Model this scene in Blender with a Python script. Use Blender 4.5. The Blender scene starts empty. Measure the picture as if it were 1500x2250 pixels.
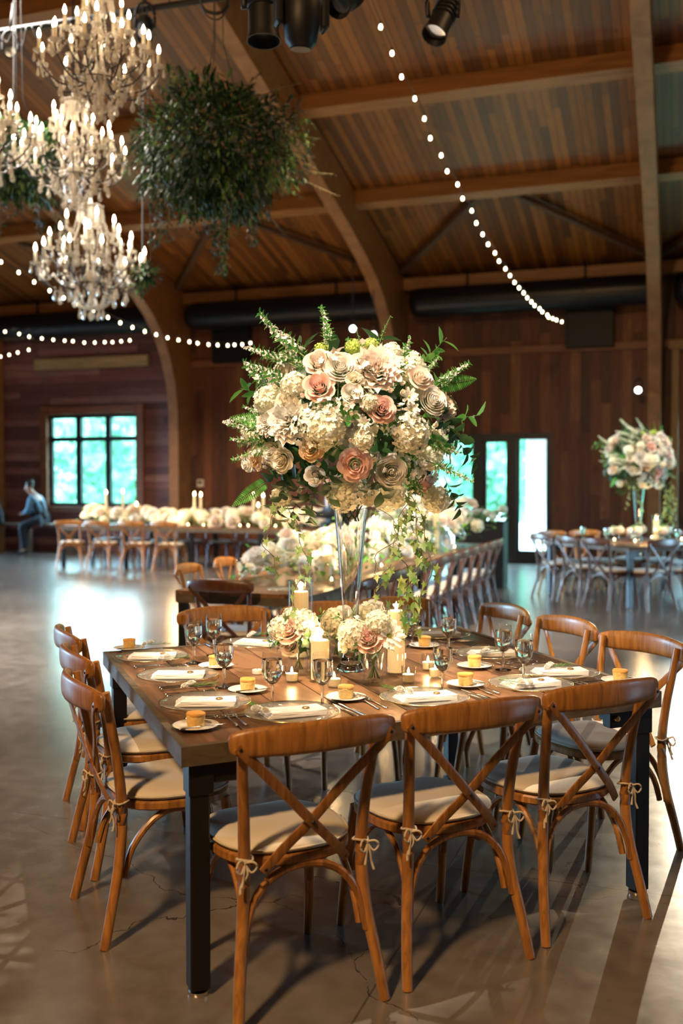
import bpy, math, random
from mathutils import Vector, Matrix, Quaternion, noise
random.seed(11)
SC = bpy.context.scene
COL = SC.collection
V = Vector
PI = math.pi
# ------------------------------------------------------------------ camera
F = 2187.0                      # focal length in pixels of the 1500x2250 frame
PITCH = math.atan(63 / F)
H = 1.565                       # lens height above the floor
cam_d = bpy.data.cameras.new('camera'); cam = bpy.data.objects.new('camera', cam_d); COL.objects.link(cam)
cam_d.sensor_fit = 'VERTICAL'; cam_d.sensor_height = 36.0; cam_d.lens = F / 2250 * 36.0
cam.location = (0, 0, H); cam.rotation_euler = (PI / 2 - PITCH, 0, 0)
cam_d.clip_start = 0.1; cam_d.clip_end = 400
cam_d.dof.use_dof = True; cam_d.dof.focus_distance = 3.75; cam_d.dof.aperture_fstop = 1.9
SC.camera = cam
# ------------------------------------------------------------------ colour management, world
SC.view_settings.view_transform = 'Standard'; SC.view_settings.look = 'None'
SC.view_settings.gamma = 1.0; SC.view_settings.use_curve_mapping = False
SC.view_settings.exposure = 0.12
try:
    SC.cycles.max_bounces = 9; SC.cycles.diffuse_bounces = 3; SC.cycles.glossy_bounces = 4
    SC.cycles.transmission_bounces = 8; SC.cycles.transparent_max_bounces = 12
    SC.cycles.caustics_reflective = False; SC.cycles.caustics_refractive = False
    SC.cycles.sample_clamp_indirect = 4.0; SC.cycles.use_denoising = True
    SC.cycles.use_light_tree = True
except Exception:
    pass
W = bpy.data.worlds.new('sky'); SC.world = W; W.use_nodes = True
bg = W.node_tree.nodes['Background']; bg.inputs[0].default_value = (0.55, 0.86, 1.0, 1); bg.inputs[1].default_value = 27.0
# ------------------------------------------------------------------ coordinates
TH = math.radians(19); CT, ST = math.cos(TH), math.sin(TH); CP, SP = math.cos(PITCH), math.sin(PITCH)
def R(a, b, z=0.0):             # hall coordinates: a along the rear wall, b towards it
    return V((a * CT + b * ST, -a * ST + b * CT, z))
def ray(px, py):
    x = (px - 750) / F; y = -(py - 1125) / F
    return V((x, CP + y * SP, -SP + y * CP))
def at_z(px, py, z):
    d = ray(px, py); return V((0, 0, H)) + d * ((z - H) / d.z)
def at_y(px, py, Y):
    d = ray(px, py); return V((0, 0, H)) + d * (Y / d.y)
def at_b(px, py, b):
    d = ray(px, py); return V((0, 0, H)) + d * (b / (d.x * ST + d.y * CT))
def hall(p):                    # world -> hall coordinates
    return V((p.x * CT - p.y * ST, p.x * ST + p.y * CT, p.z))
# ------------------------------------------------------------------ lights of the hall
def lamp(name, typ, loc, energy, color, target=None, **kw):
    l = bpy.data.lights.new(name, typ); l.energy = energy; l.color = color
    for k, v in kw.items(): setattr(l, k, v)
    o = bpy.data.objects.new(name, l); COL.objects.link(o); o.location = loc
    if target is not None: o.rotation_euler = (V(target) - V(loc)).to_track_quat('-Z', 'Y').to_euler()
    return o
WARM = (1.0, 0.60, 0.27); AMBER = (1.0, 0.5, 0.17); CREAM = (1.0, 0.82, 0.63)
# pin spots on the tall flowers, from the trusses in front of and behind the table
lamp('pin_spot', 'SPOT', (-1.5, 1.7, 6.6), 2750, CREAM, (0.0, 4.1, 1.40), spot_size=math.radians(21), spot_blend=0.5, shadow_soft_size=0.05)
lamp('pin_spot', 'SPOT', (1.6, 6.6, 7.2), 2600, CREAM, (0.05, 4.25, 1.2), spot_size=math.radians(16.5), spot_blend=0.5, shadow_soft_size=0.05)
# house lights: unseen area lamps under the roof, behind the camera and over the floor
lamp('unseen_house_light', 'AREA', (-2.8, -1.8, 6.5), 580, WARM, (-.4, 4.0, 0.4), shape='DISK', size=0.7)
lamp('unseen_house_light', 'AREA', R(1.5, 6.5, 7.6), 90, WARM, R(1.5, 8, 0), shape='DISK', size=1.2)
lamp('unseen_house_light', 'AREA', R(-7, 7.5, 7.6), 720, (1, .92, .82), R(-6.6, 9, 0), shape='DISK', size=1.2, spread=math.radians(95))  # added to lay a bright pool on the left floor
# uplights grazing the roof and the rear wall
for a in (-12.7, -7.8, -2.95, 1.9):
    lamp('uplight', 'SPOT', R(a, 17.2, 0.9), 150 if a < -12 else 100, AMBER, R(a, 13.5, 7.0), spot_size=math.radians(120), spot_blend=0.8, shadow_soft_size=0.2)
for a in (-9.5, -2.0, 3.0):
    lamp('uplight', 'SPOT', R(a, 6.5, 2.6), 45, AMBER, R(a, 9.5, 8.0), spot_size=math.radians(130), spot_blend=0.9, shadow_soft_size=0.3)
# sharp spot from the rear right that throws the chair-leg shadows
lamp('rear_spot', 'SPOT', R(.5, 18.2, 3.7), 1700, (1.0, 0.84, 0.6), (1.2, 3.2, 0), spot_size=math.radians(18), spot_blend=0.35, shadow_soft_size=0.03)
# added cool fill standing in for unseen windows; the end walls hold no glazing
DAY_FILL = (.40, .72, 1.0)
lamp('daylight_fill', 'AREA', R(14.0, 12.5, 2.4), 600, DAY_FILL, R(4, 11.8, -.9), shape='RECTANGLE', size=9, size_y=3.2, spread=math.radians(50))
lamp('daylight_fill', 'AREA', R(-24.8, 13, 2.4), 1900, DAY_FILL, R(-12, 13, -.9), shape='RECTANGLE', size=9, size_y=3.2, spread=math.radians(50))
# ------------------------------------------------------------------ mesh helpers
class MB:
    def __init__(self): self.v = []; self.f = []; self.m = []
    def add(self, vs, fs, mi=0, mat=None):
        n = len(self.v)
        self.v += [tuple(mat @ V(p)) for p in vs] if mat is not None else [tuple(p) for p in vs]
        self.f += [tuple(i + n for i in f) for f in fs]; self.m += [mi] * len(fs); return self
    def box(self, c, s, mat=None, mi=0, bev=0.0):
        x, y, z = s[0] / 2, s[1] / 2, s[2] / 2; c = V(c)
        if bev <= 0:
            vs = [c + V((i * x, j * y, k * z)) for k in (-1, 1) for j in (-1, 1) for i in (-1, 1)]
            fs = [(0, 2, 3, 1), (4, 5, 7, 6), (0, 1, 5, 4), (2, 6, 7, 3), (0, 4, 6, 2), (1, 3, 7, 5)]
            return self.add(vs, fs, mi, mat)
        bev = min(bev, x * .9, y * .9, z * .9); vs = []; rings = []
        for zz, ins in ((-z, bev), (-z + bev, 0), (z - bev, 0), (z, bev)):
            ring = []
            xx, yy = x - ins, y - ins; b2 = bev
            for px, py in ((xx - b2, -yy), (xx, -yy + b2), (xx, yy - b2), (xx - b2, yy), (-xx + b2, yy), (-xx, yy - b2), (-xx, -yy + b2), (-xx + b2, -yy)):
                ring.append(len(vs)); vs.append(c + V((px, py, zz)))
            rings.append(ring)
        fs = [tuple(reversed(rings[0])), tuple(rings[-1])]
        for a, b in zip(rings, rings[1:]):
            for i in range(8): fs.append((a[i], a[(i + 1) % 8], b[(i + 1) % 8], b[i]))
        return self.add(vs, fs, mi, mat)
    def lathe(self, prof, n=16, mat=None, mi=0, squash=None):
        vs = []; fs = []; rows = []
        for r, z in prof:
            if abs(r) < 1e-6: rows.append([len(vs)]); vs.append((0, 0, z))
            else:
                rows.append(list(range(len(vs), len(vs) + n)))
                vs += [(r * math.cos(2 * PI * i / n), r * math.sin(2 * PI * i / n), z) for i in range(n)]
        for a, b in zip(rows, rows[1:]):
            for i in range(n):
                j = (i + 1) % n
                if len(a) == 1 and len(b) == 1: continue
                if len(a) == 1: fs.append((a[0], b[j], b[i]))
                elif len(b) == 1: fs.append((a[i], a[j], b[0]))
                else: fs.append((a[i], a[j], b[j], b[i]))
        return self.add(vs, fs, mi, mat)
    def sweep(self, pts, w, h=None, up=(0, 0, 1), n=8, sub=4, sq=1.0, cap=True, mat=None, mi=0):
        pts = [V(p) for p in pts]; k = len(pts)
        w = [w] * k if not isinstance(w, (list, tuple)) else list(w)
        h = w if h is None else ([h] * k if not isinstance(h, (list, tuple)) else list(h))
        P = []; Wd = []; Hd = []
        for i in range(k - 1):
            p0 = pts[max(i - 1, 0)]; p1 = pts[i]; p2 = pts[i + 1]; p3 = pts[min(i + 2, k - 1)]
            for s in range(sub):
                t = s / sub; t2 = t * t; t3 = t2 * t
                P.append(0.5 * ((2 * p1) + (p2 - p0) * t + (2 * p0 - 5 * p1 + 4 * p2 - p3) * t2 + (3 * p1 - p0 - 3 * p2 + p3) * t3))
                Wd.append(w[i] + (w[i + 1] - w[i]) * t); Hd.append(h[i] + (h[i + 1] - h[i]) * t)
        P.append(pts[-1]); Wd.append(w[-1]); Hd.append(h[-1])
        up = V(up); vs = []; fs = []; m = len(P)
        for i in range(m):
            t = (P[min(i + 1, m - 1)] - P[max(i - 1, 0)])
            t = t.normalized() if t.length > 1e-9 else V((0, 0, 1))
            s = up.cross(t)
            s = s.normalized() if s.length > 1e-4 else (V((1, 0, 0)).cross(t)).normalized()
            nn = t.cross(s)
            for j in range(n):
                a = 2 * PI * (j + 0.5) / n; ca, sa = math.cos(a), math.sin(a)
                if sq < 1: ca = math.copysign(abs(ca) ** sq, ca); sa = math.copysign(abs(sa) ** sq, sa)
                vs.append(P[i] + s * (ca * Wd[i]) + nn * (sa * Hd[i]))
        for i in range(m - 1):
            for j in range(n):
                k2 = (j + 1) % n
                fs.append((i * n + j, i * n + k2, (i + 1) * n + k2, (i + 1) * n + j))
        if cap: fs.append(tuple(reversed(range(n)))); fs.append(tuple(range((m - 1) * n, m * n)))
        return self.add(vs, fs, mi, mat)
    def prism(self, outline, z0, z1, mat=None, mi=0):     # outline in xy, extruded along z
        n = len(outline)
        vs = [(x, y, z0) for x, y in outline] + [(x, y, z1) for x, y in outline]
        fs = [tuple(reversed(range(n))), tuple(range(n, 2 * n))] + [(i, (i + 1) % n, n + (i + 1) % n, n + i) for i in range(n)]
        return self.add(vs, fs, mi, mat)
    def ball(self, c, r, n=10, m=6, mat=None, mi=0, sc=(1, 1, 1)):
        prof = [(r * math.sin(PI * i / m) * 1.0, -r * math.cos(PI * i / m)) for i in range(m + 1)]
        prof[0] = (0, -r); prof[-1] = (0, r)
        M = Matrix.Translation(V(c)) @ Matrix.Diagonal((sc[0], sc[1], sc[2], 1))
        return self.lathe(prof, n, (mat @ M) if mat is not None else M, mi)
    def mesh(self, name, mats, smooth=True):
        me = bpy.data.meshes.new(name); me.from_pydata(self.v, [], self.f)
        for m in (mats if isinstance(mats, (list, tuple)) else [mats]): me.materials.append(m)
        me.polygons.foreach_set('material_index', self.m)
        me.polygons.foreach_set('use_smooth', [smooth] * len(self.f)); me.update(); return me
    def build(self, name, mats, parent=None, smooth=True, loc=None, rot=None, sharp=None):
        me = self.mesh(name, mats, smooth)
        if smooth and sharp is not None:
            try: me.set_sharp_from_angle(angle=sharp)
            except Exception: pass
        return place(name, me, parent, loc, rot)
KIDS = {}
def place(name, me, parent=None, loc=None, rot=None, scale=None):
    o = bpy.data.objects.new(name, me); COL.objects.link(o)
    if parent is not None: o.parent = parent; KIDS.setdefault(parent.name, []).append(o)
    if loc is not None: o.location = loc
    if rot is not None:
        o.rotation_euler = rot.to_euler() if isinstance(rot, Quaternion) else rot
    if scale is not None: o.scale = scale if isinstance(scale, (tuple, list)) else (scale,) * 3
    return o
def tag(o, label=None, cat=None, group=None, kind=None):
    if label: o['label'] = label
    if cat: o['category'] = cat
    if group: o['group'] = group
    if kind: o['kind'] = kind
    return o
def thing(name, label, cat, loc=(0, 0, 0), rz=0.0, group=None):
    o = bpy.data.objects.new(name, None); COL.objects.link(o); o.empty_display_size = 0.1
    o.location = loc; o.rotation_euler = (0, 0, rz); return tag(o, label, cat, group)
def struct(o): o['kind'] = 'structure'; return o
def clone(o, loc=None, rz=None, label=None, group=None, scale=None, skip=(), parent=None):
    c = o.copy(); COL.objects.link(c)
    if parent is not None: c.parent = parent; KIDS.setdefault(parent.name, []).append(c)
    if loc is not None: c.location = loc
    if rz is not None: c.rotation_euler = (0, 0, rz)
    if scale is not None: c.scale = (scale,) * 3
    if label: c['label'] = label
    if group: c['group'] = group
    for ch in list(KIDS.get(o.name, ())):
        if ch.name.split('.')[0] in skip: continue
        clone(ch, skip=skip, parent=c)
    return c
SHARP = math.radians(40)
# ------------------------------------------------------------------ materials
def newmat(name):
    m = bpy.data.materials.new(name); m.use_nodes = True; nt = m.node_tree
    return m, nt, nt.nodes, nt.links, nt.nodes['Principled BSDF']
def S(b, k, v):
    if k in b.inputs: b.inputs[k].default_value = v
def flat(name, col, rough=0.5, metal=0.0, spec=0.5, emit=None, es=0.0, noise_amt=0.0, nscale=20.0, bump=0.0, sheen=0.0):
    m, nt, N, L, b = newmat(name)
    S(b, 'Base Color', (*col, 1)); S(b, 'Roughness', rough); S(b, 'Metallic', metal); S(b, 'Specular IOR Level', spec)
    if sheen: S(b, 'Sheen Weight', sheen)
    if emit: S(b, 'Emission Color', (*emit, 1)); S(b, 'Emission Strength', es)
    if noise_amt or bump:
        tc = N.new('ShaderNodeTexCoord'); nz = N.new('ShaderNodeTexNoise'); nz.inputs['Scale'].default_value = nscale; nz.inputs['Detail'].default_value = 4
        L.new(tc.outputs['Object'], nz.inputs['Vector'])
        if noise_amt:
            mx = N.new('ShaderNodeMix'); mx.data_type = 'RGBA'
            mx.inputs[6].default_value = (*[c * (1 - noise_amt) for c in col], 1); mx.inputs[7].default_value = (*[min(1, c * (1 + noise_amt)) for c in col], 1)
            L.new(nz.outputs['Fac'], mx.inputs[0]); L.new(mx.outputs[2], b.inputs['Base Color'])
        if bump:
            bp = N.new('ShaderNodeBump'); bp.inputs['Strength'].default_value = bump; bp.inputs['Distance'].default_value = 0.005
            L.new(nz.outputs['Fac'], bp.inputs['Height']); L.new(bp.outputs[0], b.inputs['Normal'])
    return m
def ramp(N, stops):
    r = N.new('ShaderNodeValToRGB'); e = r.color_ramp.elements
    while len(e) < len(stops): e.new(0.5)
    for el, (p, c) in zip(e, stops): el.position = p; el.color = (*c, 1)
    return r
def math_n(N, L, op, a, b=None, c=None):
    n = N.new('ShaderNodeMath'); n.operation = op
    for i, x in enumerate((a, b, c)):
        if x is None: continue
        if isinstance(x, (int, float)): n.inputs[i].default_value = x
        else: L.new(x, n.inputs[i])
    return n.outputs[0]
def planks(name, across, along, width, length, stops, gap=0.06, gapcol=(0.01, 0.006, 0.003), rough=0.55, grain=1.0, bump=0.4, knots=True, rotz=0.0):
    """boards: `across` / `along` are object axes (0, 1, 2); every board gets its own tone, grain and knots"""
    m, nt, N, L, b = newmat(name)
    tc = N.new('ShaderNodeTexCoord'); mp = N.new('ShaderNodeMapping'); mp.inputs['Rotation'].default_value = (0, 0, rotz)
    L.new(tc.outputs['Object'], mp.inputs['Vector'])
    sx = N.new('ShaderNodeSeparateXYZ'); L.new(mp.outputs[0], sx.inputs[0])
    u = math_n(N, L, 'DIVIDE', sx.outputs[across], width); iu = math_n(N, L, 'FLOOR', u); fu = math_n(N, L, 'FRACT', u)
    w1 = N.new('ShaderNodeTexWhiteNoise'); w1.noise_dimensions = '1D'; L.new(iu, w1.inputs['W'])
    v = math_n(N, L, 'ADD', math_n(N, L, 'DIVIDE', sx.outputs[along], length), math_n(N, L, 'MULTIPLY', w1.outputs['Value'], 7.3))
    iv = math_n(N, L, 'FLOOR', v); fv = math_n(N, L, 'FRACT', v)
    cb = N.new('ShaderNodeCombineXYZ'); L.new(iu, cb.inputs[0]); L.new(iv, cb.inputs[1])
    w2 = N.new('ShaderNodeTexWhiteNoise'); w2.noise_dimensions = '2D'; L.new(cb.outputs[0], w2.inputs['Vector'])
    # grain, stretched along the board
    g = N.new('ShaderNodeCombineXYZ')
    L.new(math_n(N, L, 'MULTIPLY', sx.outputs[across], 26.0 / max(width, .05) * .1), g.inputs[0])
    L.new(math_n(N, L, 'MULTIPLY', sx.outputs[along], 1.6), g.inputs[1])
    L.new(math_n(N, L, 'MULTIPLY', w2.outputs['Value'], 31.0), g.inputs[2])
    nz = N.new('ShaderNodeTexNoise'); nz.inputs['Scale'].default_value = 1.6; nz.inputs['Detail'].default_value = 6; nz.inputs['Distortion'].default_value = 0.8
    L.new(g.outputs[0], nz.inputs['Vector'])
    val = math_n(N, L, 'ADD', math_n(N, L, 'MULTIPLY', w2.outputs['Value'], 0.7), math_n(N, L, 'MULTIPLY', math_n(N, L, 'SUBTRACT', nz.outputs['Fac'], 0.35), 0.75 * grain))
    rp = ramp(N, stops); L.new(val, rp.inputs[0])
    e1 = math_n(N, L, 'LESS_THAN', fu, gap); e2 = math_n(N, L, 'LESS_THAN', fv, gap * width / length)
    ed = math_n(N, L, 'MAXIMUM', e1, e2)
    if knots:
        kn = N.new('ShaderNodeTexVoronoi'); kn.inputs['Scale'].default_value = 1.0
        kv = N.new('ShaderNodeCombineXYZ')
        L.new(math_n(N, L, 'DIVIDE', sx.outputs[across], 0.16), kv.inputs[0]); L.new(math_n(N, L, 'DIVIDE', sx.outputs[along], 0.42), kv.inputs[1])
        L.new(kv.outputs[0], kn.inputs['Vector'])
        ed = math_n(N, L, 'MAXIMUM', ed, math_n(N, L, 'MULTIPLY', math_n(N, L, 'LESS_THAN', kn.outputs['Distance'], 0.085), 0.7))
    mx = N.new('ShaderNodeMix'); mx.data_type = 'RGBA'; L.new(ed, mx.inputs[0]); L.new(rp.outputs[0], mx.inputs[6]); mx.inputs[7].default_value = (*gapcol, 1)
    L.new(mx.outputs[2], b.inputs['Base Color']); S(b, 'Roughness', rough)
    bp = N.new('ShaderNodeBump'); bp.inputs['Strength'].default_value = bump; bp.inputs['Distance'].default_value = 0.01
    L.new(math_n(N, L, 'SUBTRACT', math_n(N, L, 'MULTIPLY', nz.outputs['Fac'], 0.3), ed), bp.inputs['Height']); L.new(bp.outputs[0], b.inputs['Normal'])
    return m
def wood(name, c1, c2, scale=(30, 30, 2.5), rough=0.4, rotz=0.0, island=0.0, bump=0.12, coat=0.0):
    m, nt, N, L, b = newmat(name)
    tc = N.new('ShaderNodeTexCoord'); mp = N.new('ShaderNodeMapping'); mp.inputs['Scale'].default_value = scale; mp.inputs['Rotation'].default_value = (0, 0, rotz)
    L.new(tc.outputs['Object'], mp.inputs['Vector'])
    nz = N.new('ShaderNodeTexNoise'); nz.inputs['Scale'].default_value = 1; nz.inputs['Detail'].default_value = 5; nz.inputs['Distortion'].default_value = 1.2
    L.new(mp.outputs[0], nz.inputs['Vector'])
    fac = nz.outputs['Fac']
    if island:
        gm = N.new('ShaderNodeNewGeometry')
        fac = math_n(N, L, 'ADD', math_n(N, L, 'MULTIPLY', math_n(N, L, 'SUBTRACT', gm.outputs['Random Per Island'], .5), island), fac)
    rp = ramp(N, [(0.28, c1), (0.72, c2)]); L.new(fac, rp.inputs[0]); L.new(rp.outputs[0], b.inputs['Base Color'])
    S(b, 'Roughness', rough)
    if coat: S(b, 'Coat Weight', coat); S(b, 'Coat Roughness', 0.2)
    bp = N.new('ShaderNodeBump'); bp.inputs['Strength'].default_value = bump; bp.inputs['Distance'].default_value = 0.004
    L.new(nz.outputs['Fac'], bp.inputs['Height']); L.new(bp.outputs[0], b.inputs['Normal'])
    return m
def petal(name, col, core=None, tr=0.3, vary=0.08):
    m, nt, N, L, b = newmat(name); N.remove(b); out = N['Material Output']
    d = N.new('ShaderNodeBsdfDiffuse'); t = N.new('ShaderNodeBsdfTranslucent'); mx = N.new('ShaderNodeMixShader'); mx.inputs[0].default_value = tr
    gm = N.new('ShaderNodeNewGeometry'); oi = N.new('ShaderNodeObjectInfo')
    r = math_n(N, L, 'ADD', math_n(N, L, 'MULTIPLY', gm.outputs['Random Per Island'], .6), math_n(N, L, 'MULTIPLY', oi.outputs['Random'], .4))
    c = N.new('ShaderNodeMix'); c.data_type = 'RGBA'; L.new(r, c.inputs[0])
    c.inputs[6].default_value = (*[max(0, x - vary * (1.2 if i == 2 else .7)) for i, x in enumerate(col)], 1); c.inputs[7].default_value = (*[min(1, x + vary * .5) for x in col], 1)
    for s in (d, t): L.new(c.outputs[2], s.inputs['Color'])
    L.new(d.outputs[0], mx.inputs[1]); L.new(t.outputs[0], mx.inputs[2]); L.new(mx.outputs[0], out.inputs[0]); return m
def leafmat(name, c1, c2, rough=0.45, tr=0.25):
    m, nt, N, L, b = newmat(name); out = N['Material Output']
    t = N.new('ShaderNodeBsdfTranslucent'); mx = N.new('ShaderNodeMixShader'); mx.inputs[0].default_value = tr
    gm = N.new('ShaderNodeNewGeometry'); c = N.new('ShaderNodeMix'); c.data_type = 'RGBA'; L.new(gm.outputs['Random Per Island'], c.inputs[0])
    c.inputs[6].default_value = (*c1, 1); c.inputs[7].default_value = (*c2, 1)
    L.new(c.outputs[2], b.inputs['Base Color']); L.new(c.outputs[2], t.inputs['Color']); S(b, 'Roughness', rough); S(b, 'Specular IOR Level', .35)
    L.new(b.outputs[0], mx.inputs[1]); L.new(t.outputs[0], mx.inputs[2]); L.new(mx.outputs[0], out.inputs[0]); return m
def thin_glass(name, tint=(1, 1, 1), milk=0.0, refl=1.0):
    m, nt, N, L, b = newmat(name); N.remove(b); out = N['Material Output']
    t = N.new('ShaderNodeBsdfTransparent'); t.inputs[0].default_value = (*tint, 1)
    g = N.new('ShaderNodeBsdfGlossy'); g.inputs['Roughness'].default_value = 0.02
    fr = N.new('ShaderNodeFresnel'); gb = N.new('ShaderNodeNewGeometry'); L.new(math_n(N, L, 'SUBTRACT', 1.5, math_n(N, L, 'MULTIPLY', gb.outputs['Backfacing'], 1.5 - 1 / 1.5)), fr.inputs[0])
    mx = N.new('ShaderNodeMixShader'); L.new(math_n(N, L, 'MULTIPLY', fr.outputs[0], refl), mx.inputs[0])
    L.new(t.outputs[0], mx.inputs[1]); L.new(g.outputs[0], mx.inputs[2]); last = mx
    if milk:
        d = N.new('ShaderNodeBsdfDiffuse'); d.inputs[0].default_value = (.85, .8, .72, 1); m2 = N.new('ShaderNodeMixShader'); m2.inputs[0].default_value = milk
        L.new(mx.outputs[0], m2.inputs[1]); L.new(d.outputs[0], m2.inputs[2]); last = m2
    L.new(last.outputs[0], out.inputs[0]); return m
def real_glass(name, ior=1.45, col=(1, 1, 1)):
    m, nt, N, L, b = newmat(name)
    S(b, 'Base Color', (*col, 1)); S(b, 'Transmission Weight', 1.0); S(b, 'Roughness', 0.0); S(b, 'IOR', ior); return m
def glow(name, col, s):
    m, nt, N, L, b = newmat(name); N.remove(b); e = N.new('ShaderNodeEmission'); e.inputs[0].default_value = (*col, 1); e.inputs[1].default_value = s
    L.new(e.outputs[0], N['Material Output'].inputs[0]); return m
def floor_mat():
    m, nt, N, L, b = newmat('polished_concrete')
    tc = N.new('ShaderNodeTexCoord'); o = tc.outputs['Object']
    n1 = N.new('ShaderNodeTexNoise'); n1.inputs['Scale'].default_value = 0.9; n1.inputs['Detail'].default_value = 7; n1.inputs['Roughness'].default_value = .62; L.new(o, n1.inputs['Vector'])
    n2 = N.new('ShaderNodeTexNoise'); n2.inputs['Scale'].default_value = 9; n2.inputs['Detail'].default_value = 6; L.new(o, n2.inputs['Vector'])
    f = math_n(N, L, 'ADD', math_n(N, L, 'MULTIPLY', n1.outputs['Fac'], .7), math_n(N, L, 'MULTIPLY', n2.outputs['Fac'], .3))
    rp = ramp(N, [(.33, (.095, .082, .068)), (.5, (.155, .135, .114)), (.68, (.23, .205, .178))]); L.new(f, rp.inputs[0])
    # wandering hairline cracks
    dn = N.new('ShaderNodeTexNoise'); dn.inputs['Scale'].default_value = 3.0; dn.inputs['Detail'].default_value = 6; L.new(o, dn.inputs['Vector'])
    ad = N.new('ShaderNodeVectorMath'); ad.operation = 'MULTIPLY_ADD'; L.new(dn.outputs['Color'], ad.inputs[0]); ad.inputs[1].default_value = (.45, .45, 0); L.new(o, ad.inputs[2])
    vo = N.new('ShaderNodeTexVoronoi'); vo.feature = 'DISTANCE_TO_EDGE'; vo.inputs['Scale'].default_value = .42; L.new(ad.outputs[0], vo.inputs['Vector'])
    sel = math_n(N, L, 'GREATER_THAN', n1.outputs['Fac'], .5)
    cr = math_n(N, L, 'MULTIPLY', math_n(N, L, 'LESS_THAN', vo.outputs['Distance'], .0009), sel)
    # tooled control joints of the slab
    sx = N.new('ShaderNodeSeparateXYZ'); L.new(o, sx.inputs[0])
    j1 = math_n(N, L, 'LESS_THAN', math_n(N, L, 'FRACT', math_n(N, L, 'DIVIDE', math_n(N, L, 'ADD', sx.outputs[0], .9), 4.88)), .0016)
    j2 = math_n(N, L, 'LESS_THAN', math_n(N, L, 'FRACT', math_n(N, L, 'DIVIDE', math_n(N, L, 'ADD', sx.outputs[1], .95), 4.88)), .0016)
    ed = math_n(N, L, 'MAXIMUM', cr, math_n(N, L, 'MULTIPLY', math_n(N, L, 'MAXIMUM', j1, j2), .6))
    mx = N.new('ShaderNodeMix'); mx.data_type = 'RGBA'; L.new(ed, mx.inputs[0]); L.new(rp.outputs[0], mx.inputs[6]); mx.inputs[7].default_value = (.03, .025, .02, 1)
    L.new(mx.outputs[2], b.inputs['Base Color'])
    L.new(math_n(N, L, 'ADD', math_n(N, L, 'MULTIPLY', n2.outputs['Fac'], .18), .14), b.inputs['Roughness'])
    S(b, 'Specular IOR Level', .8); S(b, 'Coat Weight', .6); S(b, 'Coat Roughness', .24)
    bp = N.new('ShaderNodeBump'); bp.inputs['Strength'].default_value = .08; bp.inputs['Distance'].default_value = .01; L.new(n2.outputs['Fac'], bp.inputs['Height']); L.new(bp.outputs[0], b.inputs['Normal'])
    return m
M = {}
M['floor'] = floor_mat()
M['roof'] = planks('roof_boards', 0, 1, .115, 3.4, [(.1, (.085, .029, .005)), (.5, (.19, .068, .009)), (.9, (.31, .12, .019))], gap=.09, rough=.5)
M['wall_v'] = planks('reclaimed_boards', 0, 2, .19, 2.2, [(.05, (.035, .010, .005)), (.45, (.10, .028, .011)), (.75, (.165, .055, .02)), (1, (.25, .12, .045))], gap=.03, rough=.6)
M['wall_h'] = planks('weathered_boards', 2, 0, .16, 2.6, [(.05, (.07, .028, .03)), (.5, (.16, .06, .06)), (.9, (.27, .15, .14))], gap=.035, rough=.65)  # purple cast of the coloured light put into the board colour
M['glulam'] = wood('glulam', (.19, .078, .022), (.31, .135, .042), (3, 3, 3), .5, bump=.05)
M['beam'] = wood('beam_timber', (.20, .085, .022), (.34, .155, .048), (1.2, 14, 14), .5)
M['trim'] = wood('red_trim', (.13, .045, .02), (.22, .085, .035), (2, 12, 12), .55)
M['brace'] = wood('dark_brace', (.055, .028, .014), (.10, .052, .026), (8, 8, 8), .6)
M['pale_beam'] = wood('pale_plank', (.26, .19, .10), (.42, .31, .17), (1.5, 14, 14), .7)
M['tan'] = wood('tan_timber', (.26, .155, .075), (.36, .23, .12), (14, 14, 1.5), .6)
M['black'] = flat('black_paint', (.006, .006, .007), .5, spec=.3)
M['duct'] = flat('black_duct', (.006, .0065, .008), .35, spec=.35)
M['steel'] = flat('black_steel', (.009, .008, .008), .45, metal=0, spec=.35, noise_amt=.4, nscale=30)
M['bronze_frame'] = flat('dark_bronze_frame', (.016, .022, .027), .4)
M['pane'] = thin_glass('window_pane', (.93, .98, .98))
M['chair'] = wood('oak_chair', (.165, .060, .010), (.44, .192, .044), (38, 38, 5), .42, island=.25, coat=.12)
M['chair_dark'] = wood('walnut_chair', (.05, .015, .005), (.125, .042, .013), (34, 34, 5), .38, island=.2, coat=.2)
M['linen'] = flat('ivory_linen', (.66, .60, .50), .85, noise_amt=.07, nscale=220, bump=.12, sheen=.2)
M['linen_pip'] = flat('linen_piping', (.58, .52, .42), .85)
M['cord_tie'] = flat('cotton_tie', (.56, .46, .33), .9)
M['plank'] = wood('table_plank', (.035, .017, .009), (.245, .125, .06), (20, 1.6, 20), .34, island=.45, bump=.35)
M['apron'] = wood('grey_apron', (.06, .045, .027), (.14, .105, .065), (9, 9, 22), .6, bump=.25)
M['brass'] = flat('brass', (.72, .5, .22), .28, metal=1)
M['ceramic'] = flat('white_ceramic', (.85, .83, .78), .12)
M['charger'] = thin_glass('charger_glass', (.97, .97, .95), milk=.10, refl=1.4)
M['gold'] = flat('gold_rim', (.85, .68, .34), .22, metal=1)
M['glass'] = real_glass('clear_glass')
M['water'] = real_glass('water', 1.333)
M['thin'] = thin_glass('thin_glass', (.985, .99, .985))
M['napkin'] = flat('white_napkin', (.74, .71, .67), .8, noise_amt=.03, nscale=60, bump=.1)
M['seal'] = flat('bronze_seal', (.34, .22, .10), .35, metal=.6)
M['bread'] = flat('cornbread', (.84, .52, .17), .85, noise_amt=.3, nscale=90, bump=.8)
M['crust'] = flat('bread_crust', (.72, .36, .075), .7, noise_amt=.35, nscale=60, bump=.6)
M['silver'] = flat('cutlery_steel', (.72, .70, .68), .16, metal=1)
M['wax'] = petal('candle_wax', (.93, .82, .60), tr=.45, vary=.02)
M['flame'] = glow('flame', (1, .72, .32), 60)
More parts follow.
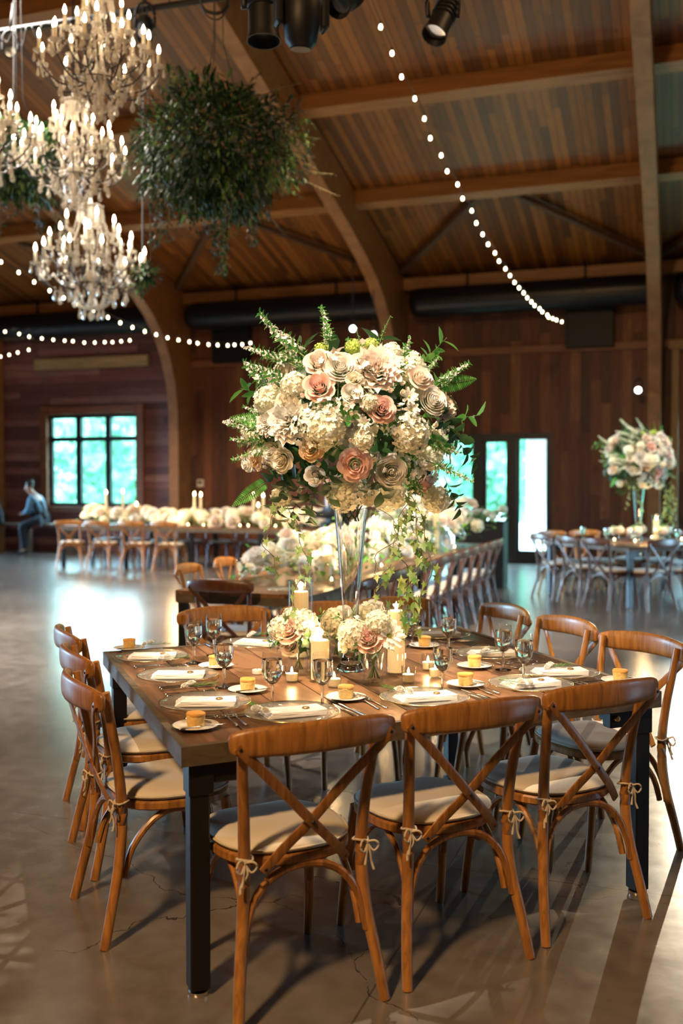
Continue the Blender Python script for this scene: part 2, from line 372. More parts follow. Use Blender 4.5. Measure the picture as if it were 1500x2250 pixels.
M['wick'] = flat('wick', (.02, .015, .01), .9)
M['white'] = petal('white_petal', (.90, .87, .81), vary=.05)
M['cream'] = petal('cream_petal', (.91, .85, .71), vary=.06)
M['blush'] = petal('blush_petal', (.90, .78, .70))
M['pink'] = petal('pink_petal', (.90, .64, .57))
M['mauve'] = petal('mauve_petal', (.86, .60, .55))
M['peach'] = petal('peach_petal', (.90, .68, .46))
M['hyd'] = petal('hydrangea_cream', (.87, .85, .70), vary=.06)
M['lime'] = petal('viburnum_lime', (.50, .62, .18))
M['crimson'] = petal('crimson_petal', (.45, .05, .09))
M['leaf'] = leafmat('deep_leaf', (.012, .045, .014), (.04, .11, .03))
M['leaf2'] = leafmat('mid_leaf', (.045, .18, .03), (.13, .32, .06))
M['fern'] = leafmat('fern_leaf', (.06, .25, .04), (.16, .42, .09))
M['sage'] = leafmat('olive_leaf', (.12, .16, .10), (.25, .30, .2))
M['ivy'] = leafmat('ivy_leaf', (.09, .21, .05), (.40, .44, .16))
M['stem'] = flat('green_stem', (.09, .17, .04), .6)
M['vine'] = flat('vine_stem', (.12, .09, .035), .7)
M['crystal'] = None
M['sleeve'] = flat('candle_sleeve', (.80, .70, .52), .5)
M['bulb'] = glow('lit_bulb', (1, .80, .52), 26)
M['string_bulb'] = glow('lit_string_bulb', (1, .82, .52), 14)
M['cool_bulb'] = glow('lit_lamp_face', (1, .95, .82), 40)
M['iron'] = flat('dark_iron', (.03, .02, .014), .4, metal=.6)
M['wire'] = flat('black_wire', (.01, .01, .01), .6)
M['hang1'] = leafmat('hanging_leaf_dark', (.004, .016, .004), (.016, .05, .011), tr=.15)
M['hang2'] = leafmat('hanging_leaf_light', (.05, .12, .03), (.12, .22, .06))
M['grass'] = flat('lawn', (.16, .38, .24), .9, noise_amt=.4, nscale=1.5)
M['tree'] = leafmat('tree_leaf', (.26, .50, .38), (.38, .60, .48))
M['bark'] = flat('bark', (.12, .09, .06), .9)
M['tent'] = flat('white_canvas', (.88, .88, .88), .7)
M['skin'] = flat('skin', (.50, .27, .19), .5)
M['shirt'] = flat('blue_shirt', (.10, .24, .38), .8)
M['dark_cloth'] = flat('black_cloth', (.010, .011, .015), .85)
M['trouser'] = flat('dark_trousers', (.012, .016, .03), .8)
M['hair'] = flat('dark_hair', (.018, .011, .008), .55)
M['plate_sw'] = flat('switch_plate', (.55, .5, .42), .4)
def crystal_mat():
    m, nt, N, L, b = newmat('crystal'); out = N['Material Output']
    S(b, 'Base Color', (.72, .66, .58, 1)); S(b, 'Roughness', .07); S(b, 'Specular IOR Level', 1.0); S(b, 'IOR', 1.7)
    t = N.new('ShaderNodeBsdfTransparent'); mx = N.new('ShaderNodeMixShader'); mx.inputs[0].default_value = .42
    L.new(b.outputs[0], mx.inputs[1]); L.new(t.outputs[0], mx.inputs[2]); L.new(mx.outputs[0], out.inputs[0]); return m
M['crystal'] = crystal_mat()
# ================================================================== THE HALL
RZ = (0, 0, -TH)
ROOF_S, RIDGE = .26, 4.0
def deck(b): return 6.0 + ROOF_S * (18.07 - b) if b >= RIDGE else 6.0 + ROOF_S * (18.07 - (2 * RIDGE - b))
A0, A1, B1, B0 = -25.0, 14.3, 19.5, 2 * RIDGE - 19.5
BAY = 4.87; ARCH_A = [-.53 + BAY * k for k in range(-5, 4)]
# floor
mb = MB(); mb.box(((A0 + A1) / 2, (B0 + B1) / 2, -.06), (A1 - A0 + 1, B1 - B0 + 1, .12)); struct(mb.build('floor', M['floor'], rot=RZ, smooth=False))
# roof deck: two slopes, boards running down the slope
L_ = math.hypot(B1 + .6 - RIDGE, ROOF_S * (B1 + .6 - RIDGE)); ang = math.atan(ROOF_S)
mb = MB(); mb.box(((A0 + A1) / 2, L_ / 2, .06), (A1 - A0 + 1, L_, .12))
o = struct(mb.build('ceiling', M['roof'], smooth=False)); o.matrix_world = Matrix.Translation(R(0, RIDGE, deck(RIDGE))) @ Matrix.Rotation(-TH, 4, 'Z') @ Matrix.Rotation(-ang, 4, 'X')
o = struct(place('ceiling', o.data)); o.matrix_world = Matrix.Translation(R(0, RIDGE, deck(RIDGE))) @ Matrix.Rotation(-TH + PI, 4, 'Z') @ Matrix.Rotation(-ang, 4, 'X') @ Matrix.Translation((-(A0 + A1), 0, 0))
# rear wall with its openings (a0, a1, z0, z1)
def wall(name, mat, a0, a1, z0, z1, holes, b0=B1, th=.2):
    mb = MB(); xs = sorted({a0, a1, *[h[i] for h in holes for i in (0, 1)]}); zs = sorted({z0, z1, *[h[i] for h in holes for i in (2, 3)]})
    for x0, x1 in zip(xs, xs[1:]):
        z_start = None
        for k, (p, q) in enumerate(zip(zs, zs[1:])):
            hole = any(h[0] <= (x0 + x1) / 2 <= h[1] and h[2] <= (p + q) / 2 <= h[3] for h in holes)
            if not hole and z_start is None: z_start = p
            if (hole or k == len(zs) - 2) and z_start is not None:
                ze = p if hole else q
                mb.box(((x0 + x1) / 2, b0 + th / 2, (z_start + ze) / 2), (x1 - x0, th, ze - z_start)); z_start = None
    return struct(mb.build(name, mat, rot=RZ, smooth=False))
WIN = (-13.83, -11.52, 1.05, 3.12); DOOR = (-4.95, -2.42, 0, 2.54); WIN2 = (-.02, 3.75, .12, 2.9)
wall('wall_back', M['wall_h'], -15.05, -10.35, 0, 5.7, [WIN])
wall('wall_back', M['wall_v'], -10.35, A1 + .2, 0, 5.7, [DOOR, WIN2])
wall('wall_back', M['wall_v'], A0 - .2, -15.05, 0, 5.7, [])
mb = MB(); mb.box(((A0 + A1) / 2, B0 - .1, 2.85), (A1 - A0 + .4, .2, 5.7)); struct(mb.build('wall_front', M['wall_v'], rot=RZ, smooth=False))
for nm, a in (('wall_left', A0 - .1), ('wall_right', A1 + .1)):
    mb = MB(); mb.add([(a + s, b, z) for s in (-.1, .1) for b, z in ((B0, 0), (B1, 0), (B1, 5.65), (RIDGE, deck(RIDGE)), (B0, 5.65))],
        [(0, 1, 2, 3, 4), (9, 8, 7, 6, 5)] + [(i, (i + 1) % 5, 5 + (i + 1) % 5, 5 + i) for i in range(5)]); struct(mb.build(nm, M['wall_v'], rot=RZ, smooth=False))
# horizontal trims
mb = MB(); mb.box((1.9, 19.46, 4.15), (24.4, .08, .14)); struct(mb.build('trim_1', M['trim'], rot=RZ, smooth=False))
mb = MB(); mb.box((-12.66, 19.44, 4.28), (2.95, .12, .24), bev=.01); struct(mb.build('trim_2', M['pale_beam'], rot=RZ, smooth=False))
mb = MB(); mb.box((2.1, 19.42, 4.12), (4.8, .16, .17), bev=.01); struct(mb.build('trim_3', M['tan'], rot=RZ, smooth=False))
mb = MB(); mb.box((-.18, 19.42, 2.02), (.13, .16, 4.02), bev=.01); struct(mb.build('trim_4', M['tan'], rot=RZ, smooth=False))
# window casings of reddish boards
mb = MB()
for c, s in (((-13.93, 19.46, 2.08), (.18, .08, 2.5)), ((-11.42, 19.46, 2.08), (.18, .08, 2.5)), ((-12.67, 19.46, 3.22), (2.3, .08, .18)), ((-12.67, 19.44, .97), (2.7, .12, .14))): mb.box(c, s, bev=.006)
struct(mb.build('trim_5', M['trim'], rot=RZ, smooth=False))
def frame(mb, a0, a1, z0, z1, t=.06, b=19.58, d=.08):
    mb.box(((a0 + a1) / 2, b, z1 - t / 2), (a1 - a0, d, t)); mb.box(((a0 + a1) / 2, b, z0 + t / 2), (a1 - a0, d, t))
    mb.box((a0 + t / 2, b, (z0 + z1) / 2), (t, d, z1 - z0 - 2 * t)); mb.box((a1 - t / 2, b, (z0 + z1) / 2), (t, d, z1 - z0 - 2 * t))
def pane(root, a0, a1, z0, z1, b=19.6):
    mb = MB(); mb.box(((a0 + a1) / 2, b, (z0 + z1) / 2), (a1 - a0, .008, z1 - z0)); return mb.build('pane', M['pane'], root, smooth=False)
# window_1: three lights with small panes over tall ones
mb = MB(); frame(mb, *WIN, t=.075)
w3 = (WIN[1] - WIN[0]) / 3
for k in (1, 2): mb.box((WIN[0] + w3 * k, 19.58, 2.085), (.14, .1, 1.95))
mb.box((-12.675, 19.57, 2.57), (2.2, .1, .11))
win1 = struct(mb.build('window_1', M['bronze_frame'], rot=RZ, smooth=False))
for k in range(3):
    for z0, z1 in ((1.12, 2.52), (2.62, 3.05)): pane(win1, WIN[0] + w3 * k + .06, WIN[0] + w3 * (k + 1) - .06, z0, z1)
# door_1: glazed door group, the middle leaf with wide stiles
mb = MB(); frame(mb, DOOR[0], DOOR[1], 0, 2.54, t=.07)
for a in (-3.86, -3.16): mb.box((a, 19.57, 1.25), (.12, .12, 2.44))
door = struct(mb.build('door_1', M['bronze_frame'], rot=RZ, smooth=False))
for a0, a1, st in ((-4.88, -3.92, .07), (-3.8, -3.22, .1), (-3.1, -2.49, .05)):
    mb = MB(); frame(mb, a0, a1, .02, 2.47, t=st, b=19.6, d=.05); mb.box(((a0 + a1) / 2, 19.6, .15), (a1 - a0 - .1, .05, .2)); lf = mb.build('door_leaf', M['bronze_frame'], door, smooth=False)
    pane(lf, a0 + st, a1 - st, .24, 2.47 - st)
mb = MB(); mb.sweep([(-3.27, 19.52, .95), (-3.27, 19.5, 1.05), (-3.27, 19.52, 1.15)], .012, n=6); mb.build('door_handle', M['steel'], door)
# window_2: tall glazing behind the right-hand post
mb = MB(); frame(mb, *WIN2, t=.08)
for a in (.93, 1.87, 2.8): mb.box((a, 19.58, 1.5), (.1, .1, 2.7))
win2 = struct(mb.build('window_2', M['bronze_frame'], rot=RZ, smooth=False))
for k in range(4): pane(win2, -.02 + .94 * k + .06, -.02 + .94 * (k + 1) - .05, .2, 2.82)
# glulam arches
inner = [(18.87, 0), (18.87, 1.2), (18.87, 2.3), (18.85, 3.1), (18.75, 3.67), (18.52, 4.2), (18.22, 4.62), (17.85, 4.96), (17.4, 5.24), (16.8, 5.5), (16.1, 5.74), (15.2, 6.02), (14.05, 6.36), (11.0, 7.2), (RIDGE, 9.1)]
outer = [(RIDGE, deck(RIDGE) - .05), (11, deck(11) - .05), (17.9, deck(17.9) - .05), (18.6, deck(18.6) - .06), (19.18, 5.66), (19.46, 5.3), (19.46, 3), (19.46, 0)]
prof = inner + outer; full = prof[:]
mir = [(2 * RIDGE - b, z) for b, z in prof]
arch_mb = MB()
def arch_half(mb, prof):
    n = len(inner); ns = len(prof)
    vs = [(s, b, z) for s in (-.11, .11) for b, z in prof]
    fs = [(i, (i + 1) % ns, ns + (i + 1) % ns, ns + i) for i in range(ns)]
    # side faces as strips between inner and outer points
    out_pts = list(range(n, ns))[::-1]; ins = list(range(n))
    i = j = 0; tris = []
    while i < n - 1 or j < len(out_pts) - 1:
        if j == len(out_pts) - 1 or (i < n - 1 and (prof[ins[i + 1]][1] - prof[ins[i + 1]][0]) <= (prof[out_pts[j + 1]][1] - prof[out_pts[j + 1]][0])): tris.append((ins[i], ins[i + 1], out_pts[j])); i += 1
        else: tris.append((ins[i], out_pts[j + 1], out_pts[j])); j += 1
    fs += tris + [tuple(ns + k for k in reversed(t)) for t in tris]
    mb.add(vs, fs)
arch_half(arch_mb, prof); arch_half(arch_mb, mir)
arch_me = arch_mb.mesh('arch', M['glulam'], smooth=False)
for a in ARCH_A:
    struct(place('arch_beam', arch_me, loc=R(a, 0, 0), rot=RZ))
# purlins and eave beam
for b in (16.17, 13.63, 11.09, 8.55, 6.01, 1.99, -.55, -3.09, -5.63, -8.17):
    sg = 1 if b > RIDGE else -1
    mb = MB(); mb.box(((A0 + A1) / 2, 0, 0), (A1 - A0, .22, .25))
    o = struct(mb.build('beam_purlin', M['beam'], smooth=False)); o.matrix_world = Matrix.Translation(R(0, b, deck(b) - .135)) @ Matrix.Rotation(-TH, 4, 'Z') @ Matrix.Rotation(-ang * sg, 4, 'X')
for b in (19.22, 2 * RIDGE - 19.22):
    mb = MB(); mb.box(((A0 + A1) / 2, b, 5.5), (A1 - A0, .2, .22)); struct(mb.build('beam_eave', M['beam'], rot=RZ, smooth=False))
# braces under the roof, from each eave corner to the middle of the lowest purlin
for k in range(len(ARCH_A) - 1):
    am = (ARCH_A[k] + ARCH_A[k + 1]) / 2
    for a in (ARCH_A[k] + .12, ARCH_A[k + 1] - .12):
        sgn = 1 if a < am else -1
        mb = MB(); mb.sweep([(a, 18.85, deck(18.85) - .12), (am - sgn * .12, 16.25, deck(16.25) - .12)], .075, .06, up=(0, 0, 1), n=4, sub=1)
        struct(mb.build('beam_brace', M['brace'], rot=RZ, smooth=False))
# round air ducts hung under the eave, one run per bay
for k in range(len(ARCH_A) - 1):
    a0, a1 = ARCH_A[k] + .32, ARCH_A[k + 1] - .14
    if a1 < -21 or a0 > 6: continue
    mb = MB(); mb.lathe([(0, 0), (.2, .0), (.27, .08), (.285, .2), (.285, a1 - a0 - .2), (.27, a1 - a0), (0, a1 - a0)], 20, Matrix.Translation((a0, 18.95, 5.08)) @ Matrix.Rotation(PI / 2, 4, 'Y'))
    nm = {-20.01: 'far left bay', -15.14: 'bay of the three-light window', -10.27: 'bay left of the glass doors', -5.4: 'bay of the glass doors', -.53: 'bay at the right edge', 4.34: 'bay right of the photo'}
    key = min(nm, key=lambda q: abs(q - ARCH_A[k]))
    d = tag(mb.build('air_duct', M['duct'], rot=RZ, sharp=SHARP), 'round black air duct under the eave, ' + nm[key], 'duct', 'air ducts along the eave')
    for t in (.25, .75):
        mb = MB(); aa = a0 + (a1 - a0) * t; mb.lathe([(.292, -.02), (.292, .02)], 20, Matrix.Translation((aa, 18.95, 5.08)) @ Matrix.Rotation(PI / 2, 4, 'Y')); mb.box((aa, 18.95, 5.5), (.03, .03, .34))
        mb.build('hanger_strap', M['steel'], d)
# black loudspeaker panels between trim and duct
for a0, a1, w in ((-2.157, -1.268, 'right of the end of the light string'), (-9.566, -8.713, 'left of the tall flowers')):
    t = thing('speaker_panel', 'black speaker panel high on the plank wall, ' + w, 'speaker', R((a0 + a1) / 2, 19.38, 4.13), -TH, 'speaker panels on the rear wall')
    mb = MB(); mb.box((0, 0, .38), (a1 - a0, .2, .76), bev=.012); mb.build('cabinet', M['black'], t, smooth=False)
    mb = MB()
    for k in range(10): mb.box((0, -.11, .07 + k * .069), (a1 - a0 - .08, .016, .04))
    mb.build('grille', M['black'], t, smooth=False)
# thermostat by the arch
t = thing('wall_thermostat', 'small pale thermostat on the plank wall beside the left arch', 'thermostat', at_b(440, 1062, 19.47), -TH)
mb = MB(); mb.box((0, 0, 0), (.16, .035, .17), bev=.012); mb.build('housing', M['plate_sw'], t, smooth=False)
mb = MB(); mb.box((0, -.02, .02), (.09, .008, .06)); mb.build('display', M['duct'], t, smooth=False)
# ------------------------------------------------------------------ outside, seen through the glass
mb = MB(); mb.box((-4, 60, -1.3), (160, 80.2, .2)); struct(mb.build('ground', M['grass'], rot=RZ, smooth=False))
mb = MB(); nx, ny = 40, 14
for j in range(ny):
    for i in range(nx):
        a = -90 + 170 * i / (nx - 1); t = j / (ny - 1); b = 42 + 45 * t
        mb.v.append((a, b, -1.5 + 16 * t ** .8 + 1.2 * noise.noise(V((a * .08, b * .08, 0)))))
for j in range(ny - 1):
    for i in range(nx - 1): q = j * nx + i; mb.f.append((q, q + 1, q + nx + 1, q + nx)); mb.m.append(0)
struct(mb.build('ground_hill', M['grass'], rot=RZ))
def tree_mesh(seed, n=1500):
    rnd = random.Random(seed); mb = MB()
    for _ in range(n):
        d = V((rnd.gauss(0, 1), rnd.gauss(0, 1), rnd.gauss(0, 1))).normalized() * (rnd.random() ** .33)
        c = V((d.x * 2.6, d.y * 2.6, 4.6 + d.z * 3.4)); q = Quaternion((rnd.random(), rnd.random(), rnd.random(), rnd.random())).normalized()
        s = .32; mb.add([c + q @ V(p) * s for p in ((-1, 0, 0), (0, -.6, .1), (1, 0, 0), (0, .6, .1))], [(0, 1, 2, 3)])
    return mb.mesh('foliage', M['tree'])
trunk = MB().sweep([(0, 0, -.3), (.05, 0, 1.5), (0, .1, 4)], [.22, .17, .08], n=7).mesh('trunk', M['bark'])
tms = [tree_mesh(s) for s in (1, 2)]
rnd = random.Random(5)
WHERE = ['seen through the three-light window', 'seen through the glass doors', 'seen through the right-hand glazing']
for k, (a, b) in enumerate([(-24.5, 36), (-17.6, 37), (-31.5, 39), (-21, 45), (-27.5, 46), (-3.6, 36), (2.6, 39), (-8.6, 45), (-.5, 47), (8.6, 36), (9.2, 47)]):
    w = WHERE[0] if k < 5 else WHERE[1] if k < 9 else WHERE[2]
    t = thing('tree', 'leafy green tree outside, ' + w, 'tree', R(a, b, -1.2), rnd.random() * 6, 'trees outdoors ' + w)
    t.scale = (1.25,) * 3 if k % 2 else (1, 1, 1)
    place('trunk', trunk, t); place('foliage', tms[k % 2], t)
for a, b, w in ((-18.2, 30, 'seen through the right light of the window'), (-8.1, 31, 'seen through the left glass door leaf'), (-4.6, 26, 'seen through the middle glass door leaf')):
    t = thing('canopy_tent', 'white peaked canopy tent outside, ' + w, 'tent', R(a, b, -1.2), -TH, 'canopy tents outdoors')
    mb = MB(); mb.add([(-1.5, -1.5, 1.15), (1.5, -1.5, 1.15), (1.5, 1.5, 1.15), (-1.5, 1.5, 1.15), (0, 0, 2.0), (-1.5, -1.5, .95), (1.5, -1.5, .95), (1.5, 1.5, .95), (-1.5, 1.5, .95)],
        [(0, 1, 4), (1, 2, 4), (2, 3, 4), (3, 0, 4), (0, 5, 6, 1), (1, 6, 7, 2), (2, 7, 8, 3), (3, 8, 5, 0)]); mb.build('canopy', M['tent'], t, smooth=False)
    for x in (-1.45, 1.45):
        for y in (-1.45, 1.45): mb = MB(); mb.box((x, y, .5), (.06, .06, 1.1)); mb.build('pole', M['tent'], t, smooth=False)
o = MB(); o.box((0, 0, 2.2), (.45, .45, 4.4), bev=.02); tag(o.build('porch_pillar', M['tent'], smooth=False, loc=R(-2.97, 21.6, -1.2), rot=RZ), 'white porch pillar outside the right glass door leaf', 'pillar')
# ================================================================== CHAIRS
def outline_seat(s=1.0, n=28):
    pts = []
    for i in range(n):
        t = 2 * PI * i / n; c, q = math.cos(t), math.sin(t)
        x = math.copysign(abs(c) ** .72, c) * .218 * s; y = math.copysign(abs(q) ** .78, q) * .213 * s
        x *= 1.0 + .08 * (q + .2)              # a little wider at the front
        pts.append((x, y))
    return pts
def make_chair(mat, ties=True, label='', group=''):
    t = thing('crossback_chair', label, 'chair', group=group)
    # wooden seat ring
    mb = MB(); o1 = outline_seat(1.0); o2 = outline_seat(.97); n = len(o1)
    vs = [(x, y, .432) for x, y in o2] + [(x, y, .438) for x, y in o1] + [(x, y, .458) for x, y in o1] + [(x, y, .464) for x, y in o2]
    fs = [tuple(reversed(range(n))), tuple(range(3 * n, 4 * n))]
    for r in range(3): fs += [(r * n + i, r * n + (i + 1) % n, (r + 1) * n + (i + 1) % n, (r + 1) * n + i) for i in range(n)]
    mb.add(vs, fs); mb.build('seat', mat, t, sharp=SHARP)
    # thin cushion, slightly rumpled, with piping
    mb = MB(); rings = []
    for s, z in ((.90, .464), (.965, .468), (.985, .476), (.965, .486), (.88, .494), (.7, .499), (.45, .500), (.2, .499)):
        o = outline_seat(s)
        ring = []
        for x, y in o:
            nz = noise.noise(V((x * 9, y * 9, 1.3))) * .006 + noise.noise(V((x * 22, y * 16, 4.3))) * .0025 if z > .48 else 0
            ring.append(len(mb.v)); mb.v.append((x, y + .003, z + nz))
        rings.append(ring)
    c = len(mb.v); mb.v.append((0, 0, .498)); n = len(rings[0])
    mb.f.append(tuple(reversed(rings[0]))); mb.m.append(0)
    for a, b in zip(rings, rings[1:]):
        for i in range(n): mb.f.append((a[i], a[(i + 1) % n], b[(i + 1) % n], b[i])); mb.m.append(0)
    for i in range(n): mb.f.append((rings[-1][i], rings[-1][(i + 1) % n], c)); mb.m.append(0)
    cu = tag(mb.build('cushion', M['linen'], t), 'ivory linen cushion')
    mb = MB(); o = outline_seat(.99); mb.sweep([(x, y + .003, .478) for x, y in o] + [(o[0][0], o[0][1] + .003, .478)], .0042, n=6, sub=1, cap=False); mb.build('piping', M['linen_pip'], cu)
    if ties:
        for s in (-1, 1):
            mb = MB(); X = .188 * s; Y = -.212
            ring = [(X + .024 * math.cos(a), Y + .024 * math.sin(a), .478 + .004 * math.sin(2 * a)) for a in [2 * PI * k / 10 for k in range(11)]]
            mb.sweep(ring, .0036, n=6, sub=1); K = V((X + .010 * s, Y - .026, .474)); mb.ball(K, .0075, 8, 5)
            for dx, dz in ((-.020, .002), (.022, -.006)):
                mb.sweep([K, K + V((dx, -.012, .010 + dz)), K + V((dx * 1.5, -.014, -.012)), K + V((dx * .7, -.012, -.026)), K], .0034, n=6, sub=3)
            mb.sweep([K, K + V((.006, -.010, -.03)), K + V((.012 * s, -.006, -.06)), K + V((.018 * s, -.012, -.085))], [.0034, .0034, .0034, .0045], n=6)
            mb.sweep([K, K + V((-.005, -.010, -.022)), K + V((-.008, -.010, -.045)), K + V((-.014, -.014, -.066))], [.0034, .0034, .0034, .0045], n=6)
            mb.build('tie', M['cord_tie'], cu)
    for s in (-1, 1):
        mb = MB(); mb.sweep([(.235 * s, -.285, 0), (.222 * s, -.258, .12), (.2 * s, -.224, .28), (.19 * s, -.212, .44), (.196 * s, -.226, .6), (.21 * s, -.254, .76), (.216 * s, -.272, .862)],
            [.0175, .018, .019, .0195, .018, .0165, .0155], n=10); mb.build('rear_leg', mat, t, sharp=SHARP)
        mb = MB(); mb.sweep([(.208 * s, .225, 0), (.203 * s, .205, .15), (.19 * s, .178, .33), (.18 * s, .165, .44)], [.0155, .0165, .0185, .0195], n=10); mb.build('front_leg', mat, t, sharp=SHARP)
    # bentwood top rail
    mb = MB(); xs = [-.262, -.25, -.2, -.1, 0, .1, .2, .25, .262]
    mb.sweep([(x, -.288 - .062 * (1 - (x / .262) ** 2), .835 + .012 * (1 - (x / .262) ** 2)) for x in xs], [.006, .0125, .0145, .0145, .0145, .0145, .0145, .0125, .006], [.018, .032, .042, .046, .047, .046, .042, .032, .018], n=14, sq=.75)
    mb.build('top_rail', mat, t)
    for s in (-1, 1):
        mb = MB(); off = -.006 * s
        P = [(-.245 * s, -.312, .832), (-.215 * s, -.313, .80), (-.1 * s, -.288 + off, .682), (0, -.268 + off, .575), (.075 * s, -.246 + off, .5), (.135 * s, -.222, .432)]
        mb.sweep(P, [.0145, .0155, .0155, .0155, .0155, .0145], .0052, up=(0, 1, 0), n=8, sq=.55)
        st = mb.build('cross_strap', mat, t, sharp=SHARP)
        mb = MB()
        for p in ((-.238 * s, -.318, .825), (.128 * s, -.228, .44)) + (((0, -.281, .575),) if s > 0 else ()): mb.lathe([(0, .004), (.0045, .003), (.006, 0)], 8, Matrix.Translation(p) @ Matrix.Rotation(PI / 2, 4, 'X'))
        mb.build('bolt', M['steel'], st)
    # bentwood hoops between the legs
    for P in ([(-.197, -.238, .205), (-.188, -.228, .275), (-.155, -.214, .355), (-.09, -.205, .41), (0, -.202, .428), (.09, -.205, .41), (.155, -.214, .355), (.188, -.228, .275), (.197, -.238, .205)],):
        mb = MB(); mb.sweep(P, .0115, .013, n=8, sub=3); mb.build('hoop_stretcher', mat, t, sharp=SHARP)
    for s in (-1, 1):
        P = [(.188 * s, -.205, .215), (.182 * s, -.175, .31), (.178 * s, -.1, .395), (.18 * s, -.02, .425), (.178 * s, .06, .395), (.178 * s, .135, .31), (.186 * s, .168, .215)]
        mb = MB(); mb.sweep(P, .0115, .012, n=8, sub=3); mb.build('hoop_stretcher', mat, t, sharp=SHARP)
    return t
PLACED = {}
def seat_chair(proto, rail, rz, label, group, skip=()):
    """stands a chair so that the middle of its top rail comes at `rail` (x, y)"""
    q = Matrix.Rotation(rz, 3, 'Z') @ V((0, -.30, 0)); loc = V((rail[0], rail[1], 0)) - q; loc.z = 0
    k = (proto.name, tuple(skip))
    if proto.name not in PLACED:
        PLACED[proto.name] = 1; proto.location = loc; proto.rotation_euler = (0, 0, rz); tag(proto, label, 'chair', group); return proto
    return clone(proto, loc, rz, label, group, skip=skip)
oak = make_chair(M['chair']); walnut = make_chair(M['chair_dark'])
# ================================================================== THE SQUARE TABLE IN FRONT
N_, R_, L_c, F_ = (at_z(*p, .782) for p in ((398, 1643), (1453, 1519), (226, 1432), (1003, 1375)))
TA = math.radians(23); TC = (N_ + R_ + L_c + F_) / 4
e1, e2 = V((math.cos(TA), math.sin(TA), 0)), V((-math.sin(TA), math.cos(TA), 0))
def square_table(label, corners, centre, group):
    t = thing('farm_table', label, 'table', (centre.x, centre.y, 0), TA, group)
    Mi = Matrix.Rotation(-TA, 3, 'Z'); n, r, f, l = [Mi @ (V((p.x, p.y, 0)) - V((centre.x, centre.y, 0))) for p in corners]
    def q(u, v): return (n * (1 - u) + r * u) * (1 - v) + (l * (1 - u) + f * u) * v
    mb = MB(); rnd = random.Random(3); W_ = .013
    us = [W_ + (1 - 2 * W_) * k / 9 for k in range(10)]
    for a, b in zip(us, us[1:]):
        a += .0014; b -= .0014; dz = rnd.uniform(-.003, .0008)
        pts = [q(a, W_ + .001), q(b, W_ + .001), q(b, 1 - W_ - .001), q(a, 1 - W_ - .001)]
        mb.add([(p.x, p.y, .755) for p in pts] + [(p.x, p.y, .7815 + dz) for p in pts], [(3, 2, 1, 0), (4, 5, 6, 7), (0, 1, 5, 4), (1, 2, 6, 5), (2, 3, 7, 6), (3, 0, 4, 7)])
    mb.build('tabletop', M['plank'], t, smooth=False)
    mb = MB()
    for (u0, v0), (u1, v1) in (((0, 0), (1, 0)), ((1, 0), (1, 1)), ((1, 1), (0, 1)), ((0, 1), (0, 0))):
        ins = lambda u, v: q(.5 + (u - .5) * (1 - 2 * W_), .5 + (v - .5) * (1 - 2 * W_))
        o0, o1, i1, i0 = q(u0, v0), q(u1, v1), ins(u1, v1), ins(u0, v0)
        P = [o0, o1, i1, i0]
        mb.add([(p.x, p.y, .722) for p in P] + [(p.x, p.y, .7825) for p in P], [(3, 2, 1, 0), (4, 5, 6, 7), (0, 1, 5, 4), (1, 2, 6, 5), (2, 3, 7, 6), (3, 0, 4, 7)])
    mb.build('apron', M['apron'], t, smooth=False)
    for u, v in ((0, 0), (1, 0), (1, 1), (0, 1)):
        c = q(.034 + .932 * u, .034 + .932 * v); sx = 1 if u == 0 else -1; sy = 1 if v == 0 else -1
        mb = MB(); mb.box((c.x, c.y, .352), (.062, .062, .664), bev=.004); mb.box((c.x + .003 * sx, c.y, .672), (.078, .074, .1), bev=.003); lg = mb.build('leg', M['steel'], t, smooth=False)
        mb = MB(); mb.lathe([(0, 0), (.031, 0), (.033, .004), (.033, .014), (.012, .018), (0, .02)], 16, Matrix.Translation((c.x, c.y, 0))); mb.build('foot_glide', M['silver'], lg, sharp=SHARP)
        mb = MB(); mb.box((c.x + .095 * sx, c.y - .004 * sy, .688), (.115, .05, .07), bev=.004); mb.box((c.x + .10 * sx, c.y + .05 * sy, .69), (.05, .06, .05), bev=.004); mb.build('bracket', M['steel'], lg, smooth=False)
        mb = MB(); mb.lathe([(0, .014), (.010, .012), (.0125, .006), (.0125, 0)], 10, Matrix.Translation((c.x + .128 * sx, c.y - .029 * sy, .69)) @ Matrix.Rotation(PI / 2 * sy, 4, 'X')); mb.build('bolt', M['brass'], lg, sharp=SHARP)
    return t
square_table('square dark-planked table with grey apron and black steel legs in front', (N_, R_, F_, L_c), TC, 'square farm tables')
CG = 'crossback chairs at the front square table'
for px, py, rz, lb in ((0, 0, 0, ''),):
    pass
